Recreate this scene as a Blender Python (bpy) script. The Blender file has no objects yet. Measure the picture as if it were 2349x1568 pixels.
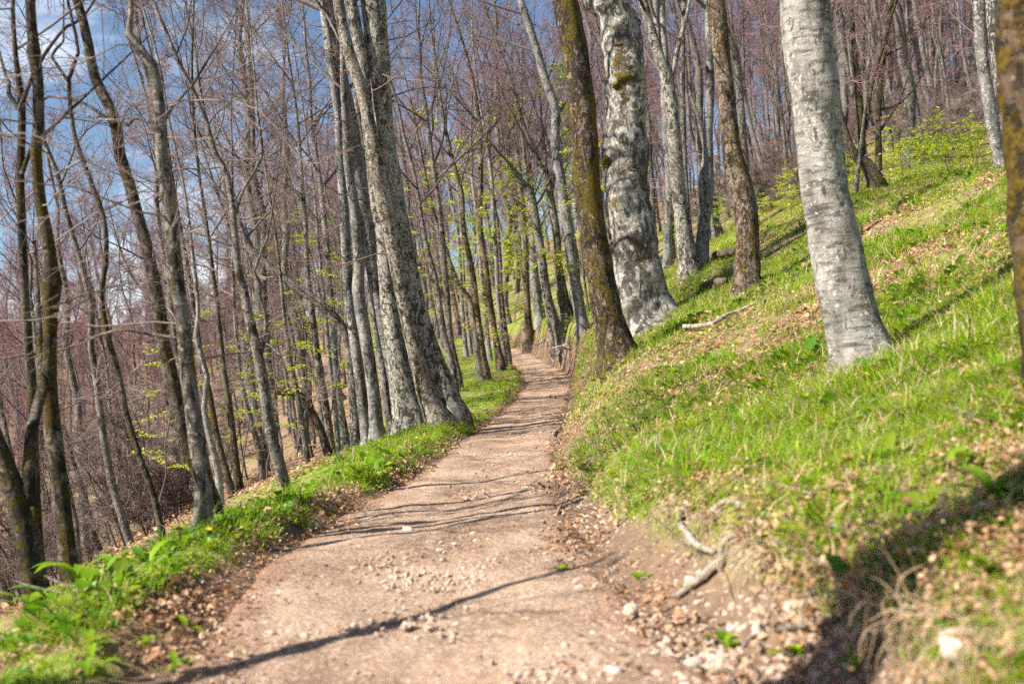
import bpy, math
import numpy as np
RNG = np.random.default_rng(11)
col = bpy.context.scene.collection
scn = bpy.context.scene
R_ = math.radians

# ------------------------------------------------------------------ camera, sky, sun, exposure
F, CX, CY, ROLL = 2284.0, 1174.5, 784.0, R_(4.0)      # focal length in photo units (frame 2349 wide)
CAM = np.array([0.0, 0.0, 1.3])
cam = bpy.data.cameras.new('camera'); camo = bpy.data.objects.new('camera', cam); col.objects.link(camo)
camo.location = CAM; camo.rotation_euler = (R_(90), ROLL, 0)
cam.sensor_width = 36; cam.lens = F / 2349 * 36; cam.clip_end = 2000; cam.clip_start = .05
cam.dof.use_dof = True; cam.dof.focus_distance = 13.5; cam.dof.aperture_fstop = 1.7
scn.camera = camo
RA = np.array([math.cos(ROLL), 0, -math.sin(ROLL)]); UA = np.array([math.sin(ROLL), 0, math.cos(ROLL)])
SUN_EL = R_(43); LH = np.array([.92, .38]); LH = LH / np.linalg.norm(LH)
LDIR = np.array([LH[0]*math.cos(SUN_EL), LH[1]*math.cos(SUN_EL), -math.sin(SUN_EL)])

world = bpy.data.worlds.new('World'); scn.world = world; world.use_nodes = True
wn, wl = world.node_tree.nodes, world.node_tree.links
bg = wn['Background']; bg.inputs['Strength'].default_value = .058
sky = wn.new('ShaderNodeTexSky'); sky.sky_type = 'NISHITA'; sky.sun_disc = False
sky.sun_elevation = SUN_EL; sky.sun_rotation = math.atan2(-LDIR[0], -LDIR[1]); sky.altitude = 900; sky.air_density = 1.0; sky.dust_density = .5; sky.ozone_density = 2.6
tc = wn.new('ShaderNodeTexCoord'); mp = wn.new('ShaderNodeMapping'); mp.inputs['Scale'].default_value = (1.6, 1.6, 5.0)
nz = wn.new('ShaderNodeTexNoise'); nz.inputs['Scale'].default_value = 1.7; nz.inputs['Detail'].default_value = 7; nz.inputs['Roughness'].default_value = .6
rp = wn.new('ShaderNodeValToRGB'); rp.color_ramp.elements[0].position = .52; rp.color_ramp.elements[1].position = .84
mx = wn.new('ShaderNodeMixRGB'); mx.inputs['Color2'].default_value = (14.0, 14.5, 15.2, 1)
wl.new(tc.outputs['Generated'], mp.inputs['Vector']); wl.new(mp.outputs['Vector'], nz.inputs['Vector']); wl.new(nz.outputs['Fac'], rp.inputs['Fac'])
wl.new(rp.outputs['Color'], mx.inputs['Fac']); wl.new(sky.outputs['Color'], mx.inputs['Color1']); wl.new(mx.outputs['Color'], bg.inputs['Color'])

sl = bpy.data.lights.new('sun', 'SUN'); sl.energy = 5.0; sl.angle = R_(.53); sl.color = (1, .935, .82)
so = bpy.data.objects.new('sun', sl); col.objects.link(so)
from mathutils import Vector
so.rotation_euler = Vector(LDIR).to_track_quat('-Z', 'Y').to_euler(); so.location = (-20, -20, 30)
scn.view_settings.view_transform = 'Standard'; scn.view_settings.look = 'None'
scn.view_settings.exposure = 1.3; scn.view_settings.gamma = 1.0
scn.cycles.max_bounces = 3; scn.cycles.diffuse_bounces = 2; scn.cycles.glossy_bounces = 1; scn.cycles.transmission_bounces = 2
scn.cycles.use_adaptive_sampling = True; scn.cycles.adaptive_threshold = .026; scn.cycles.adaptive_min_samples = 24
scn.cycles.use_denoising = False

# ------------------------------------------------------------------ helpers
def unproj(x, y, d):
    return CAM + d*(np.array([0, 1.0, 0]) + (x-CX)/F*RA + (CY-y)/F*UA)

def vnoise(p, seed=0):
    p = np.asarray(p, float); i = np.floor(p).astype(np.int64); f = p - i; f = f*f*(3-2*f)
    def h(a, b, c):
        n = (a*374761393 + b*668265263 + c*2147483647 + seed*1274126177) & 0xffffffff
        n = ((n ^ (n >> 13))*1274126177) & 0xffffffff
        n = ((n ^ (n >> 16))*2246822519) & 0xffffffff
        return (n & 0xffff)/65535.0
    x, y, z = i[..., 0], i[..., 1], i[..., 2]; u, v, w = f[..., 0], f[..., 1], f[..., 2]
    a = h(x, y, z)*(1-u)+h(x+1, y, z)*u; b = h(x, y+1, z)*(1-u)+h(x+1, y+1, z)*u
    c = h(x, y, z+1)*(1-u)+h(x+1, y, z+1)*u; d = h(x, y+1, z+1)*(1-u)+h(x+1, y+1, z+1)*u
    return ((a*(1-v)+b*v)*(1-w)+(c*(1-v)+d*v)*w)*2-1
def noise2(X, Y, f, seed=0, octv=3):
    r = 0; a = 1.0
    for o in range(octv):
        r = r + a*vnoise(np.stack([X*f, Y*f, np.zeros_like(X)+seed*1.7], -1), seed+o); a *= .5; f *= 2.03
    return r

def mk_mesh(name, V, faces, mats, smooth=True, mi=None, cols=None):
    """faces: list of (M,k) int arrays; mi: material index per face array"""
    me = bpy.data.meshes.new(name)
    V = np.ascontiguousarray(V, dtype=np.float32).reshape(-1, 3)
    me.vertices.add(len(V)); me.vertices.foreach_set('co', V.ravel())
    nl = sum(f.size for f in faces); nf = sum(len(f) for f in faces)
    me.loops.add(nl); me.polygons.add(nf)
    me.loops.foreach_set('vertex_index', np.concatenate([f.ravel() for f in faces]).astype(np.int32))
    tot = np.concatenate([np.full(len(f), f.shape[1]) for f in faces]).astype(np.int32)
    st = np.concatenate([[0], np.cumsum(tot)[:-1]]).astype(np.int32)
    me.polygons.foreach_set('loop_start', st)
    if mi is not None:
        me.polygons.foreach_set('material_index', np.concatenate([np.full(len(f), m) for f, m in zip(faces, mi)]).astype(np.int32))
    me.polygons.foreach_set('use_smooth', np.full(nf, smooth))
    for m in mats: me.materials.append(m)
    if cols is not None:
        at = me.color_attributes.new('tint', 'FLOAT_COLOR', 'POINT')
        at.data.foreach_set('color', np.ascontiguousarray(np.concatenate([cols, np.ones((len(cols), 1))], 1), dtype=np.float32).ravel())
    me.update(calc_edges=True)
    return me

class Acc:
    """collects pieces of one mesh"""
    def __init__(s): s.V = []; s.Fs = []; s.M = []; s.C = []; s.n = 0
    def add(s, V, fs, m=0, c=None):
        V = np.asarray(V, float).reshape(-1, 3); s.V.append(V)
        for f in (fs if isinstance(fs, list) else [fs]):
            s.Fs.append(f+s.n); s.M.append(m)
        if c is not None: s.C.append(np.broadcast_to(np.asarray(c, float), (len(V), 3)))
        s.n += len(V)
    def mesh(s, name, mats, smooth=True):
        return mk_mesh(name, np.concatenate(s.V), s.Fs, mats, smooth, s.M, np.concatenate(s.C) if s.C else None)

def nrm(a): return a/np.maximum(np.linalg.norm(a, axis=-1, keepdims=True), 1e-9)

def tubes(P, R, k):
    """P (B,N,3), R (B,N) -> verts, quads"""
    P = np.asarray(P, float); B, N, _ = P.shape
    T = nrm(np.gradient(P, axis=1)); m = nrm(P[:, -1]-P[:, 0])
    ref = np.where(np.abs(m[:, 2:3]) > .8, np.array([[1.0, 0, 0]]), np.array([[0, 0, 1.0]]))
    a = nrm(np.cross(m, ref))[:, None, :]
    b1 = nrm(a-np.sum(a*T, -1, keepdims=True)*T); b2 = np.cross(T, b1)
    th = np.arange(k)*2*np.pi/k
    V = P[:, :, None]+R[:, :, None, None]*(np.cos(th)[:, None]*b1[:, :, None]+np.sin(th)[:, None]*b2[:, :, None])
    idx = np.arange(B*N*k).reshape(B, N, k); q = np.roll(idx, -1, 2)
    f = np.stack([idx[:, :-1], q[:, :-1], q[:, 1:], idx[:, 1:]], -1).reshape(-1, 4)
    return V.reshape(-1, 3), f

def grow(S, D, L, N, curl, up, rng):
    P = [S]; d = nrm(D); p = S
    st = (L/(N-1))[:, None]
    for i in range(N-1):
        p = p+d*st; P.append(p)
        d = nrm(d+rng.normal(0, curl, d.shape)+np.array([0, 0, up]))
    return np.stack(P, 1)

def sprout(P, R, per, t0, t1, a0, a1, rng, flat=0.0):
    """points and directions of side shoots on parents P (B,N,3)"""
    B, N, _ = P.shape
    t = np.clip((np.arange(per)[None]+rng.random((B, per)))/per, 0, 1)*(t1-t0)+t0
    x = t*(N-1); i = np.minimum(x.astype(int), N-2); f = (x-i)[..., None]; b = np.arange(B)[:, None]
    S = P[b, i]*(1-f)+P[b, i+1]*f; T = nrm(P[b, i+1]-P[b, i]); r = R[b, i]*(1-f[..., 0])+R[b, i+1]*f[..., 0]
    rv = rng.normal(size=T.shape); rv[..., 2] *= (1-flat); q = nrm(rv-np.sum(rv*T, -1, keepdims=True)*T)
    an = rng.uniform(a0, a1, t.shape)[..., None]
    D = T*np.cos(an)+q*np.sin(an)
    return S.reshape(-1, 3), D.reshape(-1, 3), r.reshape(-1), t.reshape(-1), np.repeat(np.arange(B), per)

def link(name, me, parent=None, loc=None, **kw):
    o = bpy.data.objects.new(name, me); col.objects.link(o)
    if parent is not None: o.parent = parent
    if loc is not None: o.location = loc
    for k, v in kw.items(): o[k] = v
    return o
def thing(name, label, cat, loc, group=None):
    o = link(name, None, None, loc, label=label, category=cat); o.empty_display_size = .1
    if group: o['group'] = group
    return o
def tag(o, label, cat, group=None):
    o['label'] = label; o['category'] = cat
    if group: o['group'] = group
    return o

# ------------------------------------------------------------------ materials
def mat(name):
    m = bpy.data.materials.new(name); m.use_nodes = True
    nt = m.node_tree; b = nt.nodes['Principled BSDF']; b.inputs['Specular IOR Level'].default_value = .25; b.inputs['Roughness'].default_value = .85
    return m, nt, b
class NB:
    def __init__(s, nt): s.nt = nt; s.n = nt.nodes; s.l = nt.links
    def noise(s, v, scale, detail=4, rough=.55, dist=0):
        n = s.n.new('ShaderNodeTexNoise'); n.inputs['Scale'].default_value = scale; n.inputs['Detail'].default_value = detail
        n.inputs['Roughness'].default_value = rough; n.inputs['Distortion'].default_value = dist
        if v is not None: s.l.new(v, n.inputs['Vector'])
        return n.outputs['Fac']
    def vor(s, v, scale, feat='F1', out='Distance'):
        n = s.n.new('ShaderNodeTexVoronoi'); n.feature = feat; n.inputs['Scale'].default_value = scale; s.l.new(v, n.inputs['Vector']); return n.outputs[out]
    def ramp(s, f, a, b, ca=(0, 0, 0), cb=(1, 1, 1)):
        n = s.n.new('ShaderNodeValToRGB'); e = n.color_ramp.elements; e[0].position = a; e[1].position = b
        e[0].color = (*ca, 1); e[1].color = (*cb, 1); s.l.new(f, n.inputs['Fac']); return n.outputs['Color']
    def mix(s, f, a, b, mode='MIX'):
        n = s.n.new('ShaderNodeMixRGB'); n.blend_type = mode
        for k, v in (('Fac', f), ('Color1', a), ('Color2', b)):
            if isinstance(v, (int, float)): n.inputs[k].default_value = v
            elif isinstance(v, tuple): n.inputs[k].default_value = (*v, 1)
            else: s.l.new(v, n.inputs[k])
        return n.outputs['Color']
    def math(s, op, a, b=0.0):
        n = s.n.new('ShaderNodeMath'); n.operation = op
        for k, v in ((0, a), (1, b)):
            if isinstance(v, (int, float)): n.inputs[k].default_value = v
            else: s.l.new(v, n.inputs[k])
        return n.outputs[0]
    def mapping(s, v, scale):
        n = s.n.new('ShaderNodeMapping'); n.inputs['Scale'].default_value = scale; s.l.new(v, n.inputs['Vector']); return n.outputs['Vector']
    def objco(s, rnd=True):
        t = s.n.new('ShaderNodeTexCoord').outputs['Object']
        if not rnd: return t
        oi = s.n.new('ShaderNodeObjectInfo'); a = s.n.new('ShaderNodeVectorMath'); a.operation = 'ADD'
        m = s.math('MULTIPLY', oi.outputs['Random'], 57.0); c = s.n.new('ShaderNodeCombineXYZ')
        for k in range(3): s.l.new(m, c.inputs[k])
        s.l.new(t, a.inputs[0]); s.l.new(c.outputs[0], a.inputs[1]); return a.outputs[0]
    def rand(s): return s.n.new('ShaderNodeObjectInfo').outputs['Random']
    def bump(s, h, b, strength=.5, dist=.02):
        n = s.n.new('ShaderNodeBump'); n.inputs['Strength'].default_value = strength; n.inputs['Distance'].default_value = dist
        s.l.new(h, n.inputs['Height']); s.l.new(n.outputs['Normal'], b.inputs['Normal'])

def bark(name, light, dark, lichen=.5, blot=.35, moss=0.0, mossc=(.10, .075, .012), sc=1.0, streak=.3, contrast=1.0):
    m, nt, b = mat(name); q = NB(nt); co = q.objco()
    vs = q.mapping(co, (1, 1, .45)); hz = q.mapping(co, (1, 1, 5.0))
    n1 = q.noise(vs, 5*sc, 8, .62); c = q.ramp(n1, .34, .66, dark, light)
    st = q.noise(hz, 4*sc, 5, .6); c = q.mix(q.math('MULTIPLY', q.ramp(st, .50, .62), streak), c, tuple(x*.38 for x in dark))
    sp = q.noise(co, 21*sc, 6, .6, .6); lo = q.noise(co, 2.3*sc, 3)
    lm = q.math('ADD', sp, q.math('MULTIPLY', lo, .35))
    lm = q.ramp(lm, .78-.22*lichen, .82-.22*lichen)
    c = q.mix(q.math('MULTIPLY', lm, .85), c, tuple(min(1, x*1.25+.02) for x in light))
    db = q.noise(vs, 11*sc, 6, .65, .8); dm = q.math('ADD', db, q.math('MULTIPLY', q.noise(co, 1.3, 2), .4))
    dm = q.ramp(dm, .92-.32*blot, .97-.32*blot); c = q.mix(q.math('MULTIPLY', dm, .85), c, tuple(x*.30 for x in dark))
    h = q.math('ADD', q.math('MULTIPLY', n1, .6), q.math('MULTIPLY', lm, .25)); h = q.math('ADD', h, q.math('MULTIPLY', st, .35))
    if moss > 0:
        mn = q.math('ADD', q.noise(co, 9*sc, 7, .65), q.math('MULTIPLY', q.noise(vs, 2.2*sc, 3), .7))
        mm = q.ramp(mn, 1.12-.62*moss, 1.2-.62*moss)
        mc = q.mix(q.ramp(q.noise(co, 40*sc, 4), .35, .65), tuple(x*.30 for x in mossc), mossc)
        c = q.mix(q.math('MULTIPLY', mm, .93), c, mc)
        h = q.math('ADD', h, q.math('MULTIPLY', mm, .5)); h = q.math('ADD', h, q.math('MULTIPLY', q.noise(co, 60*sc, 3), .35))
    nt.links.new(c, b.inputs['Base Color']); q.bump(h, b, .75, .03)
    b.inputs['Roughness'].default_value = .9
    return m
M = {}
M['grey'] = bark('beech_bark_grey', (.25, .238, .222), (.07, .064, .058), .38, .50, 0)
M['lichen'] = bark('beech_bark_lichen', (.30, .28, .24), (.07, .058, .047), .55, .60, .20, (.09, .065, .006), sc=1.2)
M['dark'] = bark('dark_mottled_bark', (.15, .125, .097), (.026, .018, .013), .26, .68, .42, (.095, .067, .005), sc=1.8)
M['mid'] = bark('mottled_bark', (.21, .19, .16), (.048, .039, .031), .42, .58, .20, (.10, .075, .008), sc=1.5)
M['mossy'] = bark('mossy_bark', (.24, .175, .135), (.024, .015, .010), .32, .85, .46, (.14, .098, .006), sc=1.6)
M['brown'] = bark('brown_mossy_bark', (.25, .19, .145), (.038, .024, .016), .34, .68, .38, (.14, .095, .007), sc=1.6)
M['lichenbrown'] = bark('brownish_lichen_bark', (.29, .255, .21), (.058, .045, .035), .52, .55, .30, (.13, .09, .007), sc=1.4)
M['white'] = bark('pale_beech_bark', (.40, .375, .34), (.15, .137, .12), .16, .46, .05, (.12, .09, .02), sc=1.5, streak=.8)
M['gnarl'] = bark('gnarled_beech_bark', (.44, .41, .37), (.13, .11, .092), .24, .72, .24, (.14, .10, .007), sc=.75, streak=.5)
M['neargold'] = bark('golden_moss_bark', (.17, .115, .07), (.022, .014, .008), .1, .8, .56, (.11, .07, .004), sc=.8)
M['far'] = bark('far_bark', (.18, .16, .14), (.05, .043, .037), .4, .48, .16, (.09, .075, .012), sc=.9)

def twigmat(name, a, b2, rough=.7):
    m, nt, b = mat(name); q = NB(nt); c = q.mix(q.rand(), a, b2)
    n = q.noise(q.objco(False), 1.3, 3); c = q.mix(q.ramp(n, .35, .65), c, q.mix(.45, c, b2))
    nt.links.new(c, b.inputs['Base Color']); b.inputs['Roughness'].default_value = rough; return m
M['twig'] = twigmat('bud_twig', (.33, .165, .215), (.19, .12, .10))
M['twig_near'] = twigmat('pale_twig', (.29, .235, .22), (.17, .115, .10))
M['branch'] = twigmat('branch_bark', (.15, .13, .115), (.075, .062, .052))

def leafmat(name, cols, trans=.5, rough=.55, tint=True, hue=None):
    m, nt, b = mat(name); q = NB(nt)
    c = q.mix(q.rand(), cols[0], cols[1])
    if len(cols) > 2: c = q.mix(q.ramp(q.math('FRACT', q.math('MULTIPLY', q.rand(), 13.7)), .62, 1.15), c, cols[2])
    if tint:
        at = q.n.new('ShaderNodeAttribute'); at.attribute_name = 'tint'; c = q.mix(1.0, c, at.outputs['Color'], 'MULTIPLY')
    nt.links.new(c, b.inputs['Base Color']); b.inputs['Roughness'].default_value = rough
    tr = q.n.new('ShaderNodeBsdfTranslucent'); nt.links.new(c, tr.inputs['Color'])
    ms = q.n.new('ShaderNodeMixShader'); ms.inputs[0].default_value = trans
    out = q.n['Material Output']; nt.links.new(b.outputs[0], ms.inputs[1]); nt.links.new(tr.outputs[0], ms.inputs[2]); nt.links.new(ms.outputs[0], out.inputs['Surface'])
    return m
M['grass'] = leafmat('grass_blade', ((.34, .48, .010), (.13, .33, .010), (.34, .30, .05)), .45)
M['lush'] = leafmat('lush_leaf', ((.25, .40, .012), (.09, .24, .02), (.20, .26, .03)), .45, .4)
M['spring'] = leafmat('young_beech_leaf', ((.54, .62, .025), (.38, .52, .025)), .5)
M['straw'] = leafmat('straw_blade', ((.66, .52, .36), (.44, .31, .20)), .25)
M['dead'] = leafmat('dead_leaf', ((.58, .39, .26), (.33, .17, .09)), .25)
M['petal'] = leafmat('yellow_petal', ((.85, .70, .02), (.80, .62, .02)), .3, tint=False)

def ground_material():
    m, nt, b = mat('forest_floor'); q = NB(nt); co = q.n.new('ShaderNodeTexCoord').outputs['Object']
    a = q.noise(co, 3.0, 6, .65); c = q.ramp(a, .33, .68, (.12, .075, .047), (.30, .20, .125))
    v = q.vor(co, 17, 'F1', 'Color'); hsv = q.n.new('ShaderNodeSeparateColor'); q.l.new(v, hsv.inputs[0])
    c = q.mix(.6, c, q.ramp(hsv.outputs[0], .1, .9, (.10, .058, .034), (.38, .26, .16)))
    at = q.n.new('ShaderNodeAttribute'); at.attribute_name = 'tint'
    sep = q.n.new('ShaderNodeSeparateColor'); q.l.new(at.outputs['Color'], sep.inputs[0])
    gm = q.math('ADD', sep.outputs[1], q.math('MULTIPLY', q.math('SUBTRACT', q.noise(co, 2.2, 6, .7), .5), 1.6))
    g = q.ramp(q.noise(co, 9, 5, .7), .3, .7, (.08, .14, .012), (.25, .31, .03))
    c = q.mix(q.ramp(gm, .35, .75), c, g)
    soil = q.ramp(q.noise(co, 14, 6, .7), .3, .7, (.10, .062, .042), (.25, .165, .11))
    c = q.mix(sep.outputs[0], c, soil)
    nt.links.new(c, b.inputs['Base Color']); b.inputs['Roughness'].default_value = .95
    q.bump(q.math('ADD', q.noise(co, 18, 6, .7), hsv.outputs[1]), b, .7, .05); return m
def path_material():
    m, nt, b = mat('trodden_earth'); q = NB(nt); co = q.n.new('ShaderNodeTexCoord').outputs['Object']
    a = q.noise(co, 1.3, 7, .68); c = q.ramp(a, .40, .60, (.20, .124, .083), (.41, .285, .203))
    f = q.noise(co, 26, 8, .75); c = q.mix(q.ramp(f, .38, .62), q.mix(.55, c, (.20, .125, .085)), c)
    g = q.vor(co, 55, 'F1', 'Color'); sp = q.n.new('ShaderNodeSeparateColor'); q.l.new(g, sp.inputs[0])
    c = q.mix(q.math('MULTIPLY', q.ramp(sp.outputs[0], .6, .97), .4), c, (.58, .46, .37))
    at = q.n.new('ShaderNodeAttribute'); at.attribute_name = 'tint'
    s2 = q.n.new('ShaderNodeSeparateColor'); q.l.new(at.outputs['Color'], s2.inputs[0])
    e = q.math('ADD', s2.outputs[0], q.math('MULTIPLY', q.math('SUBTRACT', q.noise(co, 4.5, 6, .7), .5), 1.3))
    c = q.mix(q.math('MULTIPLY', q.ramp(e, .35, .9), .85), c, q.ramp(f, .3, .7, (.12, .068, .042), (.34, .20, .13)))
    nt.links.new(c, b.inputs['Base Color']); b.inputs['Roughness'].default_value = .95
    h = q.math('ADD', q.math('MULTIPLY', f, .8), q.math('MULTIPLY', q.vor(co, 38), .5)); h = q.math('ADD', h, q.math('MULTIPLY', q.noise(co, 6, 5), 1.3))
    q.bump(h, b, .55, .03); return m
def stone_material(name, a, c2):
    m, nt, b = mat(name); q = NB(nt); co = q.objco()
    c = q.ramp(q.noise(co, 9, 6, .65), .3, .7, a, c2); c = q.mix(q.math('MULTIPLY', q.rand(), .35), c, (.34, .22, .15))
    nt.links.new(c, b.inputs['Base Color']); q.bump(q.noise(co, 30, 5, .7), b, .4, .01); return m
M['ground'] = ground_material(); M['path'] = path_material()
M['stone'] = stone_material('limestone', (.42, .34, .27), (.66, .58, .50))
M['gravel'] = stone_material('gravel_stone', (.34, .24, .18), (.60, .48, .39))
M['deadwood'] = bark('weathered_wood', (.44, .385, .325), (.17, .125, .092), .3, .3, .05, sc=3)
M['darkwood'] = bark('rotten_wood', (.20, .15, .11), (.06, .042, .03), .3, .4, .3, sc=2)

# ------------------------------------------------------------------ terrain
_y = np.arange(-12, 420, .1)
def curve(ys, vs, sm):
    v = np.interp(_y, ys, vs); k = max(3, int(sm/.1)); pad = np.pad(v, k, mode='edge'); c = np.convolve(pad, np.ones(k)/k, 'same')
    c = np.convolve(c, np.ones(k)/k, 'same')[k:-k]; return c
PY = [-12, 0, 3.5, 4.8, 7.8, 9.9, 13.6, 16.6, 23, 30, 34, 38, 46, 60, 80, 120, 420]
XC = curve(PY, [.3, .0, -.30, -.63, -.56, -.37, -.18, .07, .54, 1.05, .95, .62, .1, -2.4, -6, -14, -60], 1.4)
ZC = curve(PY, np.array([-1.25, -1.2, -1.18, -1.17, -1.25, -1.32, -1.37, -1.40, -1.46, -1.30, -1.08, -.88, -.55, .5, 2.2, 5, 22])+1.3, 2.0)
HW = curve(PY, [1.1, 1.08, 1.04, .96, .82, .74, .69, .67, .66, .67, .67, .66, .66, .66, .66, .66, .66], 1.5)
BANK = curve([-12, 2.5, 5, 7, 10, 13, 17, 25, 29, 42, 60, 420], [.3, .30, .30, .32, .42, .72, .85, .95, 1.15, 1.15, .4, .3], 2)
BW = curve([-12, 2.5, 5, 7, 10, 14, 24, 30, 42, 60, 420], [.45, .45, .5, .65, .85, .95, .8, .5, .5, .9, .9], 2)
SLR = curve([-12, 3, 7, 15, 20, 26, 60, 120, 420], [.30, .30, .37, .41, .46, .50, .42, .3, .25], 3)
VERGE = curve([-12, 5, 10, 13, 18, 25, 40, 80, 420], [.34, .34, .42, .85, 1.7, 2.6, 3.2, 5, 8], 2)
def at(c, Y): return np.interp(Y, _y, c)
def sp(x, k=3.0): return np.logaddexp(0, k*x)/k
def sst(x): x = np.clip(x, 0, 1); return x*x*(3-2*x)
PINS = []
def base_terrain(X, Y):
    X = np.asarray(X, float); Y = np.asarray(Y, float)
    s = X-at(XC, Y); w = at(HW, Y); zc = at(ZC, Y)
    t = s-w
    tr = np.maximum(t, 0)
    right = at(BANK, Y)*sst((t-.06)/at(BW, Y))+at(SLR, Y)*(sp(tr-.35, 4)-sp(-.35, 4))*(t > 0)
    cr = np.interp(Y, [0, 10, 20, 40, 80, 200], [2.6, 2.7, 3.4, 6.5, 16, 24]); right = np.where(right > cr, cr+(cr*.9)*np.tanh((right-cr)*.38/(cr*.9)), right)
    tl = np.maximum(-(s+w), 0); L = at(VERGE, Y)
    berm = np.interp(Y, [2, 4.5, 6, 12, 20, 26], [.0, .0, .01, .05, .05, .03])*sst(tl/.35)
    g = tl-L
    drop = .42*sp(g, 3)-.42*sp(-L, 3); drop = np.where(tl > 0, drop, 0)
    lim = 9.0; drop = lim*np.tanh(drop/lim)
    rise = np.maximum(tl-38, 0)*.16; rise = 16*np.tanh(rise/16)
    z = zc+right+berm-drop+rise
    away = sst((np.abs(s)-w)/1.2)
    face = sst(t/.12)*(1-sst((t-.7)/.5)); z = z+face*(.035*noise2(X, Y, 3.3, 81, 3)+.02*noise2(X, Y, 9, 82, 2))
    z = z+away*(.05*noise2(X, Y, .9, 3)+.02*noise2(X, Y, 3.5, 9, 2))+sst((np.abs(s)-6)/10)*.5*noise2(X, Y, .08, 5, 2)
    return z
def terrain(X, Y):
    X = np.asarray(X, float); Y = np.asarray(Y, float); z = base_terrain(X, Y)
    num = np.zeros_like(z); den = np.zeros_like(z)+.15
    for px, py, rz, sg in PINS:
        k = np.exp(-((X-px)**2+((Y-py)*.6)**2)/(2*sg*sg)); num += k*rz; den += k
    s = X-at(XC, Y); w = at(HW, Y)
    return z+num/den*sst((np.abs(s)-w)/.35)
def hit(x, y, dmin=1.2, dmax=90):
    d = np.geomspace(dmin, dmax, 1500); p = CAM+d[:, None]*(np.array([0, 1.0, 0])+(x-CX)/F*RA+(CY-y)/F*UA)
    b = np.nonzero(p[:, 2] < terrain(p[:, 0], p[:, 1]))[0]
    i = b[0] if len(b) else len(d)-1
    return p[i], d[i]
def project(P):
    p = np.asarray(P)-CAM; return CX+F*(p@RA)/p[..., 1], CY-F*(p@UA)/p[..., 1]

# ------------------------------------------------------------------ hand-placed trees: (x, y, width) in photo units, root to top
ZT = {'v': (0, 0, 1), 'z1': (688.2, 0, .3291), 'z2': (688.2, 516.1, .3291), 'z3': (974.9, 401.4, .2926), 'z4': (344.1, 516.1, .3659), 'z6': (1892.5, 0, .3291)}
HERO = []
def H(label, d, style, *segs, **o):
    pts = []
    for key, ps in segs:
        ox, oy, k = ZT[key]; pts += [(ox+x*k, oy+y*k, w*k) for x, y, w in ps]
    HERO.append(dict(label=label, d=d, style=style, pts=np.array(pts, float), o=o))
LG = 'slender trees on the slope left of the path'
# far left group
H('dark forked trunk at the bottom left corner, its left fork leaving the frame', 5.6, 'dark', ('v', [(92, 1375, 50), (78, 1290, 46), (58, 1200, 46), (24, 1090, 42), (-8, 1000, 36), (-40, 900, 32)]), H=9, low=3,
  forks=[[(66, 1160, 34), (66, 1085, 30), (50, 1000, 27), (46, 935, 26), (36, 905, 26), (16, 893, 22), (-6, 850, 20)]])
H('slim dark tree splitting into a fan of thin upright branches at the left edge', 6.6, 'dark', ('v', [(80, 1180, 26), (72, 1030, 24), (70, 935, 22), (60, 784, 20), (52, 650, 19), (45, 500, 19), (42, 400, 18), (43, 250, 17), (32, 120, 11), (22, 0, 9)]), H=9, low=4,
  forks=[[(44, 255, 13), (62, 205, 10), (55, 100, 9), (66, 0, 8), (70, -60, 7)], [(42, 250, 12), (20, 215, 10), (0, 180, 9), (-30, 150, 8)], [(50, 400, 11), (80, 320, 9), (98, 310, 8)]])
H('dark mossy tree with a wavy trunk and knot, third from the left edge', 6.1, 'dark', ('v', [(160, 1340, 40), (150, 1209, 34), (135, 1084, 33), (122, 959, 32), (113, 859, 31), (117, 809, 30), (120, 725, 29), (127, 650, 29), (117, 550, 28), (97, 450, 26), (92, 350, 25), (100, 290, 24), (100, 200, 24), (92, 125, 23), (82, 0, 22)]), H=11, low=5,
  knots=[(2.0, 3.1, .06, .05), (3.4, 3.0, .04, .03)])
H('very thin dark crooked tree, fourth from the left edge', 6.6, 'dark', ('v', [(380, 1275, 15), (350, 1134, 14), (320, 1049, 14), (290, 949, 13), (272, 859, 13), (245, 764, 12), (228, 675, 12), (240, 600, 12), (235, 500, 11), (200, 400, 11), (165, 300, 10), (155, 180, 10), (176, 120, 8), (160, 40, 7), (150, 0, 6)]), H=8, low=6,
  forks=[[(155, 185, 8), (118, 130, 7), (100, 70, 6), (60, 0, 5)]])
H('mottled leaning trunk that passes behind its paler neighbour', 7.2, 'dark', ('v', [(492, 1195, 38), (480, 1130, 34), (425, 1020, 33), (395, 884, 32), (370, 784, 31), (360, 700, 30), (345, 625, 29), (330, 560, 28), (310, 500, 27), (290, 425, 26), (265, 350, 26), (260, 290, 26), (240, 235, 25), (210, 175, 23), (190, 75, 22), (170, 0, 20)]), H=11, low=6,
  forks=[[(262, 285, 9), (200, 240, 8), (120, 210, 7), (60, 195, 6), (0, 190, 5)]])
H('pale mottled tree with a kinked top standing on the verge at left', 6.5, 'mid', ('v', [(459, 1222, 50), (465, 1180, 40), (465, 1109, 38), (450, 1009, 37), (435, 909, 35), (425, 809, 34), (420, 750, 33), (405, 650, 32), (395, 550, 31), (385, 450, 30), (372, 350, 28), (370, 275, 28), (360, 200, 28), (350, 150, 26), (320, 115, 24), (295, 75, 20), (300, 45, 13), (300, 0, 12)]), H=8.5, low=9,
  forks=[[(352, 282, 11), (310, 270, 9), (260, 268, 8), (200, 235, 7), (120, 215, 6), (40, 175, 5)], [(420, 778, 9), (360, 768, 8), (270, 757, 7), (190, 782, 6), (160, 800, 5)], [(378, 275, 9), (400, 240, 7), (440, 190, 6)]])
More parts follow.
